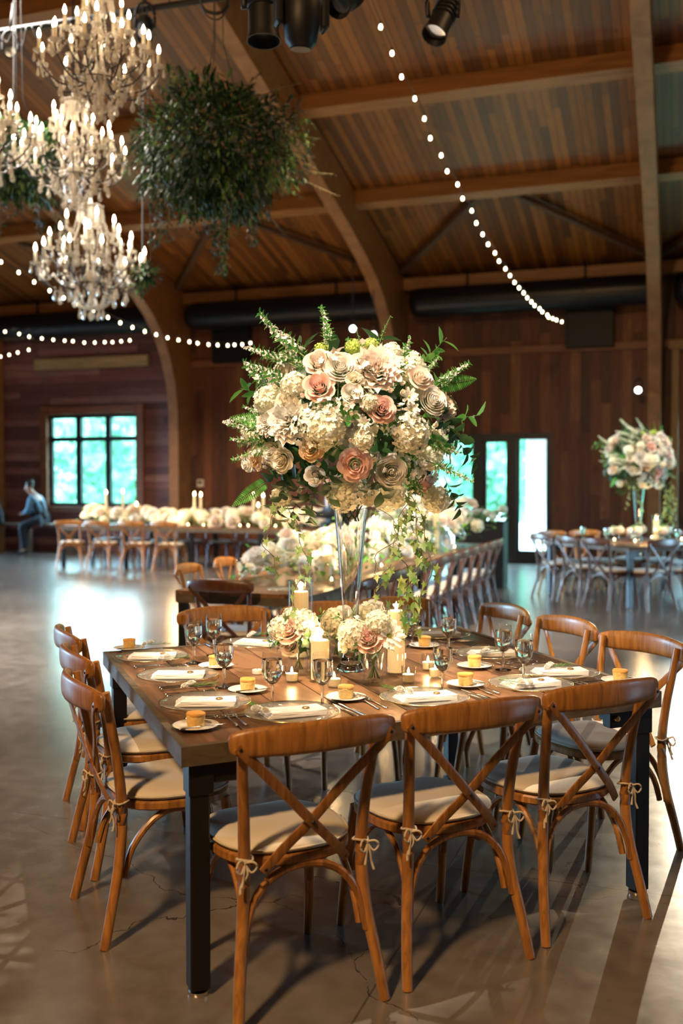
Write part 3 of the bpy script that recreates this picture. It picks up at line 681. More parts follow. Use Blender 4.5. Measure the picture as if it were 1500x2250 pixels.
for (x, y), rz, lb in (
    ((-.073, 2.86), .455, 'oak crossback chair at front table, leftmost of the three with backs to us'),
    ((.42, 3.12), .47, 'oak crossback chair at front table, middle of the three with backs to us'),
    ((.905, 3.42), .50, 'oak crossback chair at front table, rightmost of the three with backs to us'),
    ((-.915, 3.50), TA - PI / 2 + .07, 'oak crossback chair on the left of the front table, nearest the black corner leg'),
    ((-1.09, 4.09), TA - PI / 2 + .05, 'oak crossback chair on the left of the front table, middle of the three'),
    ((-1.28, 4.66), TA - PI / 2 + .02, 'oak crossback chair on the left of the front table, farthest of the three'),
    ((1.345, 4.42), TA + PI / 2 + .12, 'oak crossback chair on the right of the front table, nearest of the three'),
    ((1.13, 4.97), TA + PI / 2 - .03, 'oak crossback chair on the right of the front table, middle of the three'),
    ((.91, 5.50), TA + PI / 2 - .05, 'oak crossback chair on the right of the front table, farthest of the three'),
    ((-.64, 5.42), TA + PI - .05, 'oak crossback chair behind the front table, left of the tall glass candle cylinder'),
    ((-.10, 5.62), TA + PI, 'oak crossback chair behind the front table, just behind the tall glass vase'),
    ((.30, 5.86), TA + PI, 'oak crossback chair behind the front table, behind the tall pillar candle')):
    seat_chair(oak, (x, y), rz, lb, CG)
# ================================================================== TABLEWARE
ZT = .7825
def make_goblet():
    t = thing('water_goblet', '', 'goblet')
    outer = [(0, 0), (.034, 0), (.0345, .0015), (.02, .005), (.007, .010), (.0048, .018), (.0052, .036), (.0056, .046), (.0046, .058), (.0062, .070), (.015, .079), (.025, .089), (.0325, .103), (.0365, .122), (.0375, .142), (.0365, .165), (.0335, .19)]
    inner_ = [(.0322, .19), (.0352, .165), (.0361, .142), (.0351, .123), (.0311, .1045), (.0238, .0912), (.014, .0815), (.005, .0765), (0, .0755)]
    MB().lathe(outer[9:] + inner_, 28).build('bowl', M['thin'], t, sharp=SHARP)
    MB().lathe(outer[:10] + [(.0055, .0735), (0, .0735)], 20).build('stem', M['glass'], t, sharp=SHARP)
    MB().lathe([(0, .0758), (.005, .0768), (.0138, .0818), (.0236, .0915), (.0309, .1048), (.0349, .1232), (.0359, .142), (.0352, .162), (.0349, .165), (0, .165)], 28).build('water', M['water'], t, sharp=SHARP)
    return t
def make_charger():
    t = thing('glass_charger', '', 'plate')
    MB().lathe([(0, .004), (.09, .004), (.105, .006), (.16, .0165), (.162, .018), (.16, .0195), (.104, .0095), (.09, .0075), (0, .0075)], 40).build('plate_body', M['charger'], t)
    mb = MB(); mb.lathe([(.1585, .0185), (.1605, .0205), (.163, .0195), (.163, .0175), (.1605, .0168)], 40); tag(mb.build('rim', M['gold'], t), 'thin gold rim')
    return t
def make_napkin():
    mb = MB(); rnd = random.Random(4)
    for k in range(4):
        nx, ny = 10, 6; w, d = .205 - .004 * k, .105 - .003 * k; z0 = .0035 * k; vs = []; fs = []
        for z in (z0, z0 + .0032):
            for j in range(ny):
                for i in range(nx):
                    x = (i / (nx - 1) - .5) * w; y = (j / (ny - 1) - .5) * d
                    vs.append((x + .004 * k - .003 * math.sin(y * 40), y + .002 * k, z + .0016 * noise.noise(V((x * 14, y * 18, k * 3.0))) + (0.004 * abs(x / w) * (k / 4))))
        Q = nx * ny
        for j in range(ny - 1):
            for i in range(nx - 1):
                a = j * nx + i; fs += [(a, a + nx, a + nx + 1, a + 1), (Q + a, Q + a + 1, Q + a + nx + 1, Q + a + nx)]
        bd = [i for i in range(nx)] + [j * nx + nx - 1 for j in range(1, ny)] + [(ny - 1) * nx + i for i in range(nx - 2, -1, -1)] + [j * nx for j in range(ny - 2, 0, -1)]
        for a, b in zip(bd, bd[1:] + bd[:1]): fs.append((a, b, Q + b, Q + a))
        mb.add(vs, fs)
    t = mb.build('folded_napkin', M['napkin'], sharp=SHARP); tag(t, '', 'napkin')
    mb = MB(); mb.lathe([(0, .0035), (.012, .0035), (.0135, .002), (.0135, 0)], 14, Matrix.Translation((.05, .006, .0148))); mb.lathe([(.0095, .0037), (.0105, .0045), (.0115, .0037)], 14, Matrix.Translation((.05, .006, .0148))); tag(mb.build('wax_seal', M['seal'], t, sharp=SHARP), 'round bronze wax seal')
    return t
def make_bread():
    t = thing('bread_roll', '', 'bread')
    def lump(prof, sd):
        mb = MB(); mb.lathe(prof, 20)
        mb.v = [tuple(V(p) * (1 + .05 * noise.noise(V(p) * 40 + V((sd, 0, 0)))) + V((0, 0, .0))) for p in mb.v]
        # slightly squared in plan
        mb.v = [(x * (1 - .12 * abs(x * y) / (x * x + y * y + 1e-9) * -1), y * (1 + .12 * abs(x * y) / (x * x + y * y + 1e-9)), max(z, 0)) for x, y, z in mb.v]
        return mb
    lump([(0, 0), (.023, 0), (.0255, .004), (.0275, .02), (.0285, .034), (.0285, .038), (0, .038)], 1).build('crumb', M['bread'], t)
    lump([(.0288, .036), (.0298, .041), (.027, .0455), (.016, .047), (.006, .0485), (0, .048)], 2).build('crust', M['crust'], t)
    return t
def make_bread_plate():
    t = MB().lathe([(0, 0), (.04, 0), (.045, .003), (.073, .010), (.0745, .0112), (.073, .0125), (.045, .006), (.04, .0045), (0, .0045)], 32).build('bread_plate', M['ceramic']); return tag(t, '', 'plate')
def make_knife(L=.22):
    t = thing('table_knife', '', 'knife')
    mb = MB(); mb.sweep([(0, -L * .5, .005), (0, -L * .3, .0055), (0, -L * .02, .0045)], [.0055, .0065, .0045], [.0035, .004, .0035], n=8); mb.build('handle', M['silver'], t)
    mb = MB(); mb.sweep([(0, -L * .02, .0035), (.001, L * .2, .0032), (.001, L * .42, .0028), (-.002, L * .5, .0025)], [.0045, .0085, .0085, .002], .0011, n=6); mb.build('blade', M['silver'], t); return t
def make_fork(L=.19):
    t = thing('table_fork', '', 'fork')
    mb = MB(); mb.sweep([(0, -L * .5, .0035), (0, -L * .3, .0045), (0, 0, .004), (0, L * .14, .006)], [.0055, .006, .0028, .0035], .0022, n=6); mb.build('handle', M['silver'], t)
    mb = MB(); mb.sweep([(0, L * .13, .006), (0, L * .2, .004), (0, L * .27, .0045)], [.0035, .011, .0118], .0013, n=6)
    for x in (-.0095, -.0032, .0032, .0095): mb.sweep([(x, L * .26, .0045), (x, L * .38, .0055), (x * .95, L * .5, .0095)], [.0021, .0019, .0009], .0011, n=5, sub=2)
    mb.build('tines', M['silver'], t); return t
def make_votive():
    t = thing('votive_candle', '', 'candle')
    MB().lathe([(0, 0), (.024, 0), (.025, .003), (.0285, .066), (.0272, .066), (.0245, .006), (0, .006)], 20).build('glass_cup', M['thin'], t)
    MB().lathe([(0, .0065), (.0225, .0065), (.0238, .034), (0, .034)], 18).build('wax', M['wax'], t, sharp=SHARP)
    MB().lathe([(0, .034), (.0042, .040), (.0048, .046), (.0028, .054), (0, .061)], 10).build('flame', M['flame'], t)
    return t
def make_pillar(name, r, h, cr, ch):
    t = thing(name, '', 'candle')
    MB().lathe([(0, 0), (r, 0), (r, .004), (r, h), (r - .0025, h), (r - .0025, .010), (0, .010)], 28).build('glass_cylinder', M['thin'], t, sharp=SHARP)
    MB().lathe([(0, .0105), (cr, .0105), (cr, ch - .004), (cr - .004, ch), (cr * .6, ch - .006), (0, ch - .008)], 24).build('wax', M['wax'], t, sharp=SHARP)
    MB().lathe([(0, ch - .006), (.0055, ch + .004), (.006, ch + .012), (.0035, ch + .026), (0, ch + .038)], 10).build('flame', M['flame'], t)
    return t
def first_or_clone(proto, used, loc, rz, label, group, cat=None):
    if proto.name not in used:
        used[proto.name] = 1; proto.location = loc; proto.rotation_euler = (0, 0, rz); tag(proto, label, cat, group); return proto
    return clone(proto, loc, rz, label, group)
USED = {}
goblet, charger, napkin, bread, bplate, knife, fork, votive = make_goblet(), make_charger(), make_napkin(), make_bread(), make_bread_plate(), make_knife(), make_fork(), make_votive()
# charger px, napkin turn, place in words
SET = [((333, 1447), 'left', 'farthest', .06), ((390, 1489), 'left', 'middle', .03), ((450, 1549), 'left', 'nearest', .05),
       ((642, 1572), 'front', 'leftmost', PI / 2 - 1.2), ((932, 1538), 'front', 'middle', PI / 2 - 1.3), ((1165, 1508), 'front', 'rightmost', PI / 2 - 1.25),
       ((1228, 1482), 'right', 'nearest', .1), ((1080, 1441), 'right', 'middle', .08), ((962, 1398), 'right', 'farthest', .1),
       ((560, 1417), 'back', 'leftmost', -.35), ((735, 1400), 'back', 'middle', -.3), ((878, 1388), 'back', 'rightmost', -.3)]
SIDE = {'left': 'left-edge', 'front': 'near-edge', 'right': 'right-edge', 'back': 'far-edge'}
place_word = {}
for px, side, word, nr in SET:
    p = at_z(*px, ZT); w = f'at the {word} {SIDE[side]} setting of the front table'
    face = {'left': TA - PI / 2, 'front': TA, 'right': TA + PI / 2, 'back': TA + PI}[side]
    if word in ('leftmost', 'rightmost') and side == 'front': pass
    cz = V((p.x, p.y, ZT))
    first_or_clone(charger, USED, cz - V((0, 0, .004)), 0, f'clear glass charger with gold rim {w}', 'glass chargers on the front table')
    first_or_clone(napkin, USED, cz + V((0, 0, .0055)) + (Matrix.Rotation(face, 3, 'Z') @ V((0, .0, 0))), nr, f'folded white napkin with bronze seal {w}', 'folded napkins on the front table', 'napkin')
    fwd = Matrix.Rotation(face, 3, 'Z') @ V((0, 1, 0)); rt = Matrix.Rotation(face, 3, 'Z') @ V((1, 0, 0))
    for k, (d, rr) in enumerate(((.19, 0), (.215, .03))):
        first_or_clone(knife, USED, cz + rt * d - fwd * .01, face + rr, f'{"inner" if k == 0 else "outer"} steel knife right of the plate {w}', 'knives on the front table', 'knife')
        first_or_clone(fork, USED, cz - rt * (.185 + .028 * k) + fwd * (.0 if side != 'front' else .02), face - rr, f'{"inner" if k == 0 else "outer"} steel fork left of the plate {w}', 'forks on the front table', 'fork')
BR = [((284, 1427), 'at the far left corner of the front table'), ((474, 1466), 'behind the middle left-edge setting'), ((544, 1519), 'behind the nearest left-edge setting'), ((430, 1599), 'on the near left corner of the front table'),
      ((760, 1536), 'between the leftmost and middle near-edge settings'), ((1022, 1507), 'right of the middle near-edge setting'), ((1042, 1466), 'beside the middle right-edge setting'),
      ((932, 1421), 'just right of the tall pillar candle'), ((1362, 1499), 'on the near right corner of the front table')]
for k, (px, w) in enumerate(BR):
    p = at_z(*px, ZT); first_or_clone(bplate, USED, (p.x, p.y, ZT), k * .9, f'small white bread plate {w}', 'bread plates on the front table', 'plate')
    first_or_clone(bread, USED, (p.x, p.y, ZT + .0045), k * .7 + .3, f'yellow cornbread piece on the plate {w}', 'pieces of cornbread on the front table', 'bread')
    a = TA - PI / 2 + .25 if k < 4 else TA + .3
    b_k = clone(knife, (p.x + .045 * math.cos(a), p.y + .045 * math.sin(a), ZT + .0105), a - .1, f'butter knife on the bread plate {w}', 'butter knives on the front table', scale=.72)
GOB = [((426, 1457), 'between the farthest and middle left settings'), ((470, 1440), 'in front of the far-edge leftmost setting'), ((492, 1510), 'behind the middle left setting, nearest its bread plate'), ((598, 1551), 'behind the leftmost near-edge setting'),
       ((708, 1554), 'left of the near-edge bread plate in the middle'), ((972, 1520), 'behind the middle near-edge setting'), ((985, 1437), 'in front of the farthest right-edge setting'), ((1105, 1472), 'right of the middle right-edge setting'),
       ((1150, 1499), 'behind the rightmost near-edge setting'), ((905, 1420), 'half hidden behind the tall pillar candle')]
for px, w in GOB:
    p = at_z(*px, ZT); first_or_clone(goblet, USED, (p.x, p.y, ZT), random.random() * 6, f'stemmed water goblet {w} of the front table', 'water goblets on the front table', 'goblet')
VOT = [((641, 1498), 'in front of the left small flower vase'), ((734, 1510), 'between the two front goblets'), ((897, 1500), 'right of the right small flower vase'), ((940, 1472), 'farther back beside the bread plate'), ((956, 1488), 'tucked behind the middle goblet')]
for px, w in VOT:
    p = at_z(*px, ZT); first_or_clone(votive, USED, (p.x, p.y, ZT), 0, f'small lit votive candle {w} on the front table', 'votive candles on the front table', 'candle')
    lamp('votive_glow', 'POINT', (p.x, p.y, ZT + .052), .8, (1, .6, .25), shadow_soft_size=.012)
p = at_z(565, 1480, ZT); t = thing('tealight', 'small white unlit tealight near the left votive on the front table', 'candle', (p.x, p.y, ZT))
MB().lathe([(0, 0), (.021, 0), (.022, .002), (.022, .017), (.0208, .017), (.0205, .013), (0, .013)], 18).build('cup', M['ceramic'], t, sharp=SHARP)
MB().lathe([(0, .016), (.0012, .016), (.0012, .021), (0, .021)], 6).build('wick', M['wick'], t)
for nm, px, r, h, cr, ch, lb in (('hurricane_candle', (703, 1497), .043, .205, .036, .165, 'short fat lit candle in a glass cylinder between the two small vases'),
                                 ('cylinder_candle', (870, 1481), .042, .285, .036, .262, 'tall lit pillar candle in a glass cylinder, right of the tall vase'),
                                 ('floating_candle', (660, 1446), .055, .35, .036, .30, 'tallest lit candle in a wide glass cylinder, left of the tall vase')):
    p = at_z(*px, ZT); t = make_pillar(nm, r, h, cr, ch); t.location = (p.x, p.y, ZT); tag(t, lb, 'candle', 'candle cylinders on the front table')
    lamp('candle_glow', 'POINT', (p.x, p.y, ZT + ch + .018), 5.5, (1, .6, .25), shadow_soft_size=.015)
# ================================================================== FLOWERS
def rnd_quat(rnd): return Quaternion((rnd.gauss(0, 1), rnd.gauss(0, 1), rnd.gauss(0, 1), rnd.gauss(0, 1))).normalized()
def petals(mb, layers, seed, mi=0, ruff=.0, nu=5, nv=5):
    """layers: (count, base radius, length, angle at base, angle at tip, angular width, z0) - petals wrap round the axis"""
    rnd = random.Random(seed)
    for n, r0, L, a0, a1, wd, z0 in layers:
        off = rnd.random() * 6
        for k in range(n):
            th0 = off + 2 * PI * k / n + rnd.uniform(-.18, .18); l = L * rnd.uniform(.92, 1.06); b0 = a0 + rnd.uniform(-.06, .06); b1 = a1 + rnd.uniform(-.12, .12)
            vs = []
            prof = [(r0, z0)]
            for j in range(1, nv):
                t = (j - .5) / (nv - 1); a = b0 + (b1 - b0) * t * t
                prof.append((prof[-1][0] + math.sin(a) * l / (nv - 1), prof[-1][1] + math.cos(a) * l / (nv - 1)))
            for j in range(nv):
                v = j / (nv - 1); sh = math.sin(PI * (.17 + .62 * v)) ** .75
                for i in range(nu):
                    u = 2 * i / (nu - 1) - 1; ve = max(0, v - .16 * u * u * v)
                    f = ve * (nv - 1); q = min(int(f), nv - 2); f -= q
                    rr = prof[q][0] + (prof[q + 1][0] - prof[q][0]) * f; zz = prof[q][1] + (prof[q + 1][1] - prof[q][1]) * f
                    th = th0 + u * wd * sh
                    rr *= 1 + (.0 if not ruff else ruff * math.sin(u * 7 + k) * v) + .04 * abs(u) * (-1) ** k
                    vs.append((rr * math.cos(th), rr * math.sin(th), zz + (ruff * l * .5 * math.sin(u * 9 + k * 2) * v)))
            fs = [(j * nu + i, j * nu + i + 1, (j + 1) * nu + i + 1, (j + 1) * nu + i) for j in range(nv - 1) for i in range(nu - 1)]
            mb.add(vs, fs, mi)
    return mb
def rose_mb(seed, open_=1.0):           # unit radius about 1, opening along +z
    mb = MB(); o = open_
    petals(mb, [(3, .03, .42, -.25, -.35, 1.3, .38), (4, .10, .5, -.12, -.25, 1.1, .3), (5, .19, .56, .0, -.05, .95, .22), (5, .29, .62, .08 * o, .2 * o, .85, .12), (6, .39, .68, .2 * o, .5 * o, .78, .0), (6, .48, .72, .4 * o, .95 * o, .74, -.1), (6, .52, .74, .8 * o, 1.5 * o, .7, -.18)], seed)
    return mb
def ranunc_mb(seed):
    mb = MB(); petals(mb, [(4, .03, .3, -.3, -.8, 1.3, .42)] + [(6, .10 + .095 * k, .46 + .05 * k, .02 + .10 * k, -.5 + .22 * k, .95, .30 - .085 * k) for k in range(8)], seed); return mb
def peony_mb(seed):
    mb = MB(); petals(mb, [(6, .06 + .085 * k, .55 + .05 * k, -.1 + .13 * k, .1 + .22 * k, .72, .26 - .075 * k) for k in range(7)], seed, ruff=.13, nu=7)
    petals(mb, [(9, .04, .34, -.1, .2, .5, .3), (7, .12, .4, .1, .4, .5, .24)], seed + 5, ruff=.2); petals(mb, [(3, .04, .3, .1, .4, .4, .32)], seed + 9, mi=1, ruff=.16); return mb
def hyd_mb(seed, n=190):
    rnd = random.Random(seed); mb = MB(); mb.ball((0, 0, -.1), .74, 12, 8)
    for k in range(n):
        z = 1 - 1.8 * (k + .5) / n; r = math.sqrt(max(0, 1 - z * z)); th = k * 2.39996 + rnd.uniform(-.12, .12)
        d = V((r * math.cos(th), r * math.sin(th), z)); c = d * (rnd.uniform(.84, 1.0) * (1 + .16 * noise.noise(d * 1.6 + V((seed * 3.1, 0, 0))))); c.z *= .9
        q = d.to_track_quat('Z', 'Y') @ Quaternion((0, 0, 1), rnd.random() * 6) @ Quaternion((1, 0, 0), rnd.uniform(-.55, .55)) @ Quaternion((0, 1, 0), rnd.uniform(-.4, .4)); s = .155 * rnd.uniform(.8, 1.2)
        for a in range(4):
            qa = q @ Quaternion((0, 0, 1), a * PI / 2)
            mb.add([c + qa @ (V(p) * s) for p in ((0, 0, 0), (.5, -.5, .06), (1.0, -.3, .16), (1.0, .3, .16), (.5, .5, .06))], [(0, 1, 2, 3, 4)])
    return mb
def filler_mb(seed, n=34):              # airy cluster of tiny white blossoms
    rnd = random.Random(seed); mb = MB()
    for k in range(n):
        d = V((rnd.gauss(0, 1), rnd.gauss(0, 1), rnd.gauss(.9, .7))).normalized(); c = d * rnd.uniform(.5, 1.0); q = d.to_track_quat('Z', 'Y')
        mb.sweep([(0, 0, 0), c], .016, n=4, sub=1, mi=1); s = rnd.uniform(.10, .2)
        for a in range(5):
            qa = q @ Quaternion((0, 0, 1), a * 2 * PI / 5 + k)
            mb.add([c + qa @ (V(p) * s) for p in ((0, 0, 0), (.5, -.42, .25), (1.0, 0, .3), (.5, .42, .25))], [(0, 1, 2, 3)])
    return mb
def bud_mb(seed):
    mb = MB(); petals(mb, [(4, .05, .9, .3, -.25, 1.0, 0), (5, .12, 1.0, .55, -.3, .9, -.05)], seed); mb.ball((0, 0, .15), .42, 8, 5); return mb
def daisy_mb(seed, n=9):
    mb = MB(); petals(mb, [(n, .1, .95, 1.1, 1.5, .3, 0), (n, .1, .75, .8, 1.2, .3, .05)], seed, ruff=.05); mb.ball((0, 0, .1), .16, 7, 4, mi=1); return mb
def leaf_geo(mb, base, d, up, L, w, mi=0, fold=.25, droop=.2):
    d = V(d).normalized(); s = d.cross(V(up)); s = s.normalized() if s.length > 1e-4 else V((1, 0, 0)); nn = s.cross(d); vs = []
    for t, k in ((0, .04), (.22, .7), (.5, 1), (.78, .66), (1, .02)):
        c = V(base) + d * (L * t) - nn * (droop * L * t * t); e = s * (w * k / 2)
        vs += [c - e + nn * (fold * w * k * .5), c, c + e + nn * (fold * w * k * .5)]
    mb.add(vs, [(i * 3 + j, i * 3 + j + 1, i * 3 + j + 4, i * 3 + j + 3) for i in range(4) for j in range(2)], mi)
def fern_mb(L=1.0, n=22, w=.2):
    mb = MB(); P = lambda t: V((0, -.22 * t * t * L, t * L))
    mb.sweep([P(k / 6) for k in range(7)], [.011 * L * (1 - .8 * k / 6) for k in range(7)], n=5, sub=2)
    for k in range(n):
        t = .1 + .9 * k / n; l = w * L * math.sin(PI * min(.97, .18 + .82 * t)) ** .8 * (1.05 - .3 * t)
        for s in (-1, 1): leaf_geo(mb, P(t), (s, -.1, .35), (0, 1, 0), l, .05 * L * (1.1 - .6 * t), fold=.1, droop=.1)
    return mb
def spike_mb(seed, L=1.0, dens=66, leafy=1.0, flw=.056):
    """an arching stem set with clusters of little flowers (slot 0), leaves (1) and stem (2); grows along +z"""
    rnd = random.Random(seed); mb = MB(); bx, by = rnd.uniform(-.2, .2), rnd.uniform(-.2, .2)
    P = lambda t: V((bx * t * t * L, by * t * t * L, t * L))
    mb.sweep([P(k / 6) for k in range(7)], [.012 * L * (1.1 - .85 * k / 6) for k in range(7)], n=5, sub=2, mi=2)
    for k in range(dens):
        t = .2 + .8 * (k / dens); a = k * 2.4 + rnd.uniform(-.4, .4); d = V((math.cos(a), math.sin(a), .6)); c = P(t) + d * (.068 * L * (1.12 - t) * rnd.uniform(.5, 1.2)); s = flw * L * (1.2 - .8 * t) * rnd.uniform(.6, 1.2)
        if rnd.random() < leafy * (1.3 - t): leaf_geo(mb, P(t), d, (0, 0, 1), .16 * L * (1.25 - .75 * t), .042 * L, mi=1)
        q = (d + V((rnd.gauss(0, .4), rnd.gauss(0, .4), rnd.gauss(0, .4)))).to_track_quat('Z', 'Y')
        for a2 in range(5):
            qa = q @ Quaternion((0, 0, 1), a2 * 2 * PI / 5 + rnd.random() * .4)
            mb.add([c + qa @ (V(p) * s) for p in ((0, 0, 0), (.45, -.45, .35), (.9, 0, .45), (.45, .45, .35))], [(0, 1, 2, 3)], 0)
    return mb
def leafbranch_mb(seed, L=1.0, n=14, lw=.1, ll=.28, mi=0):
    rnd = random.Random(seed); mb = MB(); P = lambda t: V((.12 * L * math.sin(t * 2 + seed), -.2 * L * t * t, t * L))
    mb.sweep([P(k / 5) for k in range(6)], [.010 * L * (1.1 - .8 * k / 5) for k in range(6)], n=5, sub=2, mi=1)
    for k in range(n):
        t = .15 + .85 * k / n; a = k * 2.4 + rnd.uniform(-.3, .3); leaf_geo(mb, P(t), (math.cos(a), math.sin(a), .55), (0, 0, 1), ll * L * rnd.uniform(.75, 1.1), lw * L, fold=.3)
    return mb
IVY = [(0, 0), (.28, -.12), (.62, -.30), (.44, .08), (.78, .30), (.36, .38), (0, 1.0), (-.36, .38), (-.78, .30), (-.44, .08), (-.62, -.30), (-.28, -.12)]
def ivy_mb(seed, L, n, lw=.042):
    rnd = random.Random(seed); mb = MB(); wx, wy = rnd.uniform(.02, .05), rnd.uniform(.02, .05); ph = rnd.random() * 6
    P = lambda t: V((wx * math.sin(ph + t * 6) + .012 * math.sin(ph + t * 17), wy * math.cos(ph + t * 5), -t * L))
    mb.sweep([P(k / 12) for k in range(13)], .0016, n=5, sub=2, mi=1)
    for k in range(n):
        t = (k + rnd.random() * .8) / n; d = V((rnd.gauss(0, 1), rnd.gauss(-.35, 1), rnd.gauss(-.3, .5))).normalized(); b = P(t); c = b + d * .022; s = lw * rnd.uniform(.55, 1.1)
        mb.sweep([b, c], .0011, n=4, sub=1, mi=1)
        face = V((rnd.gauss(0, .5), rnd.gauss(-1, .5), rnd.gauss(.3, .4))).normalized(); up = (V((d.x * .6, d.y * .3, -1)) - face * face.dot(V((d.x * .6, d.y * .3, -1)))).normalized(); sx = up.cross(face)
        vs = [c + sx * (x * s * .62) + up * (y * s) + face * (.10 * s * abs(x) * -1) for x, y in IVY] + [c + up * (.36 * s)]
        mb.add(vs, [(i, (i + 1) % 12, 12) for i in range(12)])
    return mb
FL = {}
def flower_mesh(kind, variant=0):
    k = (kind, variant)
    if k in FL: return FL[k]
    col = {'pink_rose': M['pink'], 'mauve_rose': M['mauve'], 'blush_rose': M['blush'], 'peach_rose': M['peach'], 'white_rose': M['white'], 'cream_rose': M['cream']}
    if kind in col: me = rose_mb(3 + variant).mesh(kind, col[kind])
    elif kind == 'white_ranunculus': me = ranunc_mb(5 + variant).mesh(kind, M['white'])
    elif kind == 'blush_peony': me = peony_mb(8 + variant).mesh(kind, [M['blush'] if variant else M['white'], M['crimson']])
    elif kind == 'cream_hydrangea': me = hyd_mb(2 + variant).mesh(kind, M['hyd'], smooth=False)
    elif kind == 'green_viburnum': me = hyd_mb(12 + variant, 80).mesh(kind, M['lime'], smooth=False)
    elif kind == 'spray_rose_bud': me = bud_mb(4 + variant).mesh(kind, M['cream'] if variant % 2 else M['blush'])
    elif kind == 'white_daisy': me = daisy_mb(6 + variant).mesh(kind, [M['white'], M['lime']])
    elif kind == 'filler_blossom': me = filler_mb(31 + variant).mesh(kind, [M['white'], M['stem']])
    elif kind == 'fern_frond': me = fern_mb().mesh(kind, M['fern'])
    elif kind == 'flower_spike': me = spike_mb(20 + variant).mesh(kind, [M['white'], M['fern'], M['stem']])
    elif kind == 'veronica_spike': me = spike_mb(40 + variant, dens=60, leafy=.1, flw=.024).mesh(kind, [M['fern'], M['fern'], M['stem']])
    elif kind == 'leaf_branch': me = leafbranch_mb(variant).mesh(kind, [M['leaf2'], M['stem']])
    elif kind == 'dark_leaf_branch': me = leafbranch_mb(variant, n=9, lw=.26, ll=.42).mesh(kind, [M['leaf'], M['stem']])
    elif kind == 'olive_branch': me = leafbranch_mb(variant + 7, n=16, lw=.06, ll=.26).mesh(kind, [M['sage'], M['stem']])
    FL[k] = me; return me
def stick(kind, variant, root, pos, d, size, roll=None, rnd=random):
    d = V(d).normalized(); q = d.to_track_quat('Z', 'Y') @ Quaternion((0, 0, 1), rnd.random() * 6 if roll is None else roll)
    return place(kind, flower_mesh(kind, variant), root, pos, q, size)
PX = 525.0                      # pixels per metre at the tall bouquet
BOUQ = [('pink_rose', 700, 847, 34), ('mauve_rose', 840, 898, 30), ('mauve_rose', 780, 1022, 35), ('peach_rose', 682, 985, 27), ('peach_rose', 557, 1005, 26), ('mauve_rose', 936, 1068, 23), ('blush_rose', 926, 828, 28), ('blush_rose', 700, 793, 32),
    ('white_ranunculus', 748, 803, 29), ('white_ranunculus', 860, 1038, 28), ('white_ranunculus', 954, 878, 27), ('white_ranunculus', 774, 862, 19), ('cream_rose', 778, 832, 18), ('white_rose', 594, 990, 25), ('cream_rose', 616, 1012, 27), ('cream_rose', 624, 880, 20), ('white_rose', 540, 1020, 18),
    ('blush_peony', 828, 808, 47), ('blush_peony', 632, 922, 42), ('blush_peony', 974, 892, 32), ('blush_peony', 585, 930, 24),
    ('cream_hydrangea', 908, 954, 44), ('cream_hydrangea', 708, 938, 50), ('cream_hydrangea', 642, 842, 32), ('cream_hydrangea', 584, 876, 36), ('cream_hydrangea', 756, 1092, 43), ('cream_hydrangea', 860, 1096, 40), ('cream_hydrangea', 964, 1104, 33), ('cream_hydrangea', 612, 1096, 24), ('cream_hydrangea', 545, 950, 26), ('cream_hydrangea', 862, 770, 25), ('cream_hydrangea', 812, 884, 22), ('cream_hydrangea', 955, 1010, 28), ('cream_hydrangea', 800, 965, 24), ('cream_rose', 810, 1096, 22), ('white_rose', 690, 1046, 22),
    ('green_viburnum', 776, 758, 20), ('green_viburnum', 704, 762, 16), ('green_viburnum', 816, 752, 16), ('white_daisy', 980, 930, 26), ('white_daisy', 900, 870, 22), ('white_daisy', 905, 900, 20), ('white_daisy', 925, 1030, 22), ('white_daisy', 985, 985, 22), ('white_daisy', 895, 795, 20), ('white_daisy', 952, 1050, 20), ('white_daisy', 800, 930, 16)] + [('spray_rose_bud', x, y, 12) for x, y in ((758, 888), (778, 880), (772, 908), (770, 968), (793, 973), (794, 950), (884, 842), (858, 858), (956, 934), (658, 1078), (884, 862), (664, 870), (822, 1010), (700, 1020), (992, 985), (570, 1030), (604, 850))]
SPIKES = [('flower_spike', 552, 702, 690, 800), ('flower_spike', 535, 747, 660, 810), ('flower_spike', 524, 786, 650, 850), ('flower_spike', 720, 668, 722, 775), ('veronica_spike', 847, 693, 830, 770), ('flower_spike', 914, 757, 870, 830), ('flower_spike', 1032, 788, 945, 860), ('flower_spike', 498, 938, 610, 950), ('flower_spike', 505, 985, 610, 960), ('flower_spike', 522, 1012, 615, 975), ('veronica_spike', 1028, 958, 960, 930), ('flower_spike', 1032, 1045, 930, 1010), ('flower_spike', 905, 770, 860, 850), ('flower_spike', 580, 800, 670, 870), ('flower_spike', 630, 755, 690, 830), ('veronica_spike', 562, 800, 590, 850), ('flower_spike', 935, 1105, 900, 1030), ('flower_spike', 1000, 1000, 930, 970), ('flower_spike', 775, 738, 780, 800), ('flower_spike', 560, 960, 640, 960), ('veronica_spike', 790, 728, 800, 790), ('flower_spike', 960, 800, 900, 850),
    ('fern_frond', 512, 1112, 590, 1055), ('fern_frond', 1056, 830, 950, 850), ('fern_frond', 518, 918, 610, 930), ('fern_frond', 905, 1078, 872, 998), ('fern_frond', 684, 886, 760, 905), ('fern_frond', 700, 905, 780, 930), ('fern_frond', 1010, 985, 930, 960), ('fern_frond', 930, 1090, 905, 1010)]
